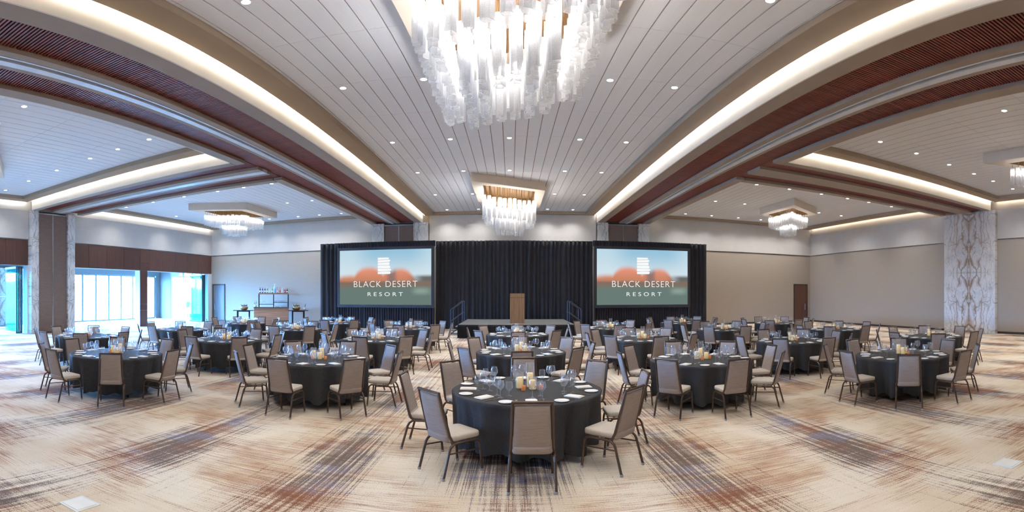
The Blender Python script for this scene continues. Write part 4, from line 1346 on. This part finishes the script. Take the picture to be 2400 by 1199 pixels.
def make_chair(x, y, rz, label, group, detail):
    r = empty('banquet_chair', (x, y, 0), rz); tag(r, label, 'chair', group)
    link('seat', SEAT, r)
    link('backrest', BACK, r, (0, -0.165, 0.41), (RAKE, 0, 0))
    link('back_frame', BACKFRAME, r)
    for k, s in enumerate((-1, 1)):
        a = link('leg', FLEG[k], r); b = link('leg', RLEG[k], r)
        if detail:
            link('glide', GLIDE, a, (s * 0.214, 0.233, 0)); link('glide', GLIDE, b, (s * 0.219, -0.276, 0))
        link('stretcher', STRETCH[k], r)
    link('seat_frame', SEATFRAME, r)
    if detail:
        link('back_cuff', BACKFLAP, r, (0, -0.163, 0.402), (RAKE, 0, 0))
        link('cross_brace', BRACE, r)
    return r

plate = MB(); plate.smooth = True
plate.lathe([(0.001, 0.003), (0.055, 0.003), (0.080, 0.013), (0.084, 0.013), (0.058, 0.0), (0.001, 0.0)], 28)
PLATE = plate.mesh('bread_plate', 'china')
def napkin_mesh(seed):
    rnd = random.Random(seed)
    mb = MB()
    lay = [(0.098, 0.066, 0.0, 0.007), (0.094, 0.060, 0.007, 0.012), (0.082, 0.050, 0.012, 0.016)]
    for (a, b, z0, z1) in lay:
        dx, dy = rnd.uniform(-.006, .006), rnd.uniform(-.004, .004)
        mb.box(-a + dx, a + dx, -b + dy, b + dy, z0, z1)
    return mb.mesh('napkin', 'napkin', 0.0022, 2)
NAPS = [napkin_mesh(s) for s in (1, 2, 3)]
kn = MB(); kn.box(-0.006, 0.006, -0.11, 0.0, 0, 0.006); kn.add([(-0.008, 0, 0.002), (0.008, 0, 0.002), (0.009, 0.09, 0.002), (0.001, 0.115, 0.002), (-0.006, 0.11, 0.002), (-0.008, 0, 0.0045), (0.008, 0, 0.0045), (0.009, 0.09, 0.0045), (0.001, 0.115, 0.0045), (-0.006, 0.11, 0.0045)],
    [(4, 3, 2, 1, 0), (5, 6, 7, 8, 9), (0, 1, 6, 5), (1, 2, 7, 6), (2, 3, 8, 7), (3, 4, 9, 8), (4, 0, 5, 9)])
KNIFE = kn.mesh('table_knife', 'cutlery')
fk = MB(); fk.box(-0.005, 0.005, -0.10, 0.03, 0, 0.005); fk.box(-0.012, 0.012, 0.03, 0.055, 0, 0.005)
for q in (-0.0105, -0.0035, 0.0035, 0.0105): fk.box(q - 0.0018, q + 0.0018, 0.055, 0.1, 0.001, 0.005)
FORK = fk.mesh('fork', 'cutlery')

def cyl_glass(r, h):
    mb = MB(); mb.smooth = True
    mb.lathe([(0.001, 0.0), (r, 0.0), (r, h), (r * 0.94, h), (r * 0.94, 0.012), (0.001, 0.012)], 24)
    return mb.mesh('hurricane_vase', 'cyl')
HUR = {'tall': cyl_glass(0.055, 0.325), 'mid': cyl_glass(0.052, 0.205), 'low': cyl_glass(0.052, 0.165)}
def candle_mesh(r, h):
    mb = MB(); mb.smooth = True
    mb.lathe([(0.001, 0), (r, 0.0), (r, h - 0.006), (r - 0.006, h), (r * 0.5, h - 0.008), (0.001, h - 0.01)], 20)
    mb.cur = 1; mb.tube([(0, 0, h - 0.012), (0.002, 0, h + 0.014)], 0.0015, 4)
    return mb.mesh('pillar_candle', ['wax', 'dark'])
CAN = {'tall': candle_mesh(0.038, 0.18), 'mid': candle_mesh(0.040, 0.135), 'low': candle_mesh(0.040, 0.115)}
vo = MB(); vo.smooth = True
vo.lathe([(0.001, 0.0), (0.026, 0.0), (0.029, 0.062), (0.026, 0.064), (0.024, 0.012), (0.001, 0.012)], 16)
VOT = vo.mesh('votive_holder', 'amber')

ords = {3: ('nearest', 'middle', 'farthest'), 4: ('nearest', 'second', 'third', 'farthest')}
columns = [
    ('centre row', [(0.2, 5.78), (0.21, 9.62), (0.2, 13.8)]),
    ('row left of centre', [(-3.42, 7.82), (-3.5, 11.85), (-3.55, 16.1)]),
    ('row right of centre', [(3.36, 7.8), (3.45, 11.98), (3.5, 16.2)]),
    ('row towards the bar', [(-6.97, 6.2), (-6.98, 10.05), (-7.1, 14.3), (-7.0, 18.15)]),
    ('row towards the brown door', [(6.83, 6.15), (6.78, 9.85), (6.98, 14.25), (7.0, 18.2)]),
    ('row by the glass doors', [(-10.5, 8.25), (-10.25, 12.15), (-10.42, 16.2)]),
    ('row by the right wall', [(10.4, 8.3), (10.2, 12.25), (10.4, 16.25)]),
]
sides = ['camera side', 'camera right corner', 'right side', 'stage right corner', 'stage side', 'stage left corner', 'left side', 'camera left corner']
ti = 0
SZ = 0.7665
for cname, pts in columns:
    for k, (tx, ty) in enumerate(pts):
        where = '%s table, %s' % (ords[len(pts)][k], cname)
        near = hypot(tx, ty) < 11.2
        rnd = random.Random(500 + ti)
        t = empty('round_table', (tx, ty, 0), radians(22.5)); tag(t, 'round folding banquet table under black cloth: ' + where, 'table', 'round banquet tables')
        link('tabletop', T_TOP, t)
        for a in range(4): link('leg', T_LEG, t, (0.47 * (1 if a in (0, 3) else -1), 0.47 * (1 if a < 2 else -1), 0))
        for yy in (-0.47, 0.47): link('crossbar', T_BAR, t, (0, yy, 0))
        c = link('tablecloth', CLOTH[ti % 5], None, (tx, ty, 0), (0, 0, rnd.uniform(0, 6.28)))
        tag(c, 'black linen cloth hanging in folds over the ' + where, 'tablecloth', 'black tablecloths')
        for i in range(8):
            ang = radians(-90 + 45 * i)                  # outward direction of this seat
            ux, uy = cos(ang), sin(ang)
            lx, ly = uy, -ux                             # diner's left, looking at the table centre
            rr = 1.205 + rnd.uniform(-0.02, 0.035)
            da = rnd.uniform(-0.035, 0.035)
            make_chair(tx + rr * cos(ang + da), ty + rr * sin(ang + da), ang + pi / 2 + rnd.uniform(-0.06, 0.06),
                       'taupe banquet chair at %s of the %s' % (sides[i], where), 'chairs at ' + where, near)
            def P(rad, left): return (tx + ux * rad + lx * left + rnd.uniform(-.008, .008), ty + uy * rad + ly * left + rnd.uniform(-.012, .012), SZ)
            seat = '%s of the %s' % (sides[i], where)
            rz = ang - pi / 2
            o = link('bread_plate', PLATE, None, P(0.76, 0.255)); tag(o, 'white bread plate at ' + seat, 'plate', 'bread plates')
            o = link('napkin', NAPS[(i + ti) % 3], None, P(0.72, -0.02), (0, 0, rz + pi / 2 + rnd.uniform(-0.25, 0.25))); tag(o, 'folded white napkin at ' + seat, 'napkin', 'folded napkins')
            if near:
                o = link('table_knife', KNIFE, None, P(0.73, -0.155), (0, 0, ang + pi / 2 + rnd.uniform(-.05, .05))); tag(o, 'copper table knife at ' + seat, 'knife', 'copper knives')
                o = link('fork', FORK, None, P(0.73, 0.135), (0, 0, ang + pi / 2 + rnd.uniform(-.05, .05))); tag(o, 'copper fork at ' + seat, 'fork', 'copper forks')
            o = link('wine_glass', G_BIG, None, P(0.545, -0.05)); tag(o, 'tall wine glass at ' + seat, 'glass', 'tall wine glasses')
            o = link('white_wine_glass', G_MID, None, P(0.60, -0.155)); tag(o, 'slim wine glass at ' + seat, 'glass', 'slim wine glasses')
            o = link('water_goblet', G_WATER, None, P(0.46, -0.145)); tag(o, 'short water goblet at ' + seat, 'glass', 'water goblets')
        a0 = rnd.uniform(-0.5, 0.5)
        for key, dx, dy, nm in (('tall', 0.01, 0.085, 'tall'), ('mid', -0.085, -0.03, 'medium'), ('low', 0.09, -0.035, 'low')):
            px, py = tx + dx * cos(a0) - dy * sin(a0), ty + dx * sin(a0) + dy * cos(a0)
            o = link('hurricane_vase', HUR[key], None, (px, py, SZ)); tag(o, nm + ' clear glass cylinder around a candle, ' + where, 'vase', 'glass candle cylinders')
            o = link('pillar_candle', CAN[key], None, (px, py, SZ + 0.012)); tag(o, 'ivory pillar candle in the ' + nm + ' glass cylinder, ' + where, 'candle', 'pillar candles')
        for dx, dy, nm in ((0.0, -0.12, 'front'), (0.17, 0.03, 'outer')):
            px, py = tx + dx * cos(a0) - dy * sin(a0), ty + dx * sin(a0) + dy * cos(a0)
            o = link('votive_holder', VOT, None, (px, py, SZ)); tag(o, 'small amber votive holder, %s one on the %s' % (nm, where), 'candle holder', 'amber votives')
        ti += 1
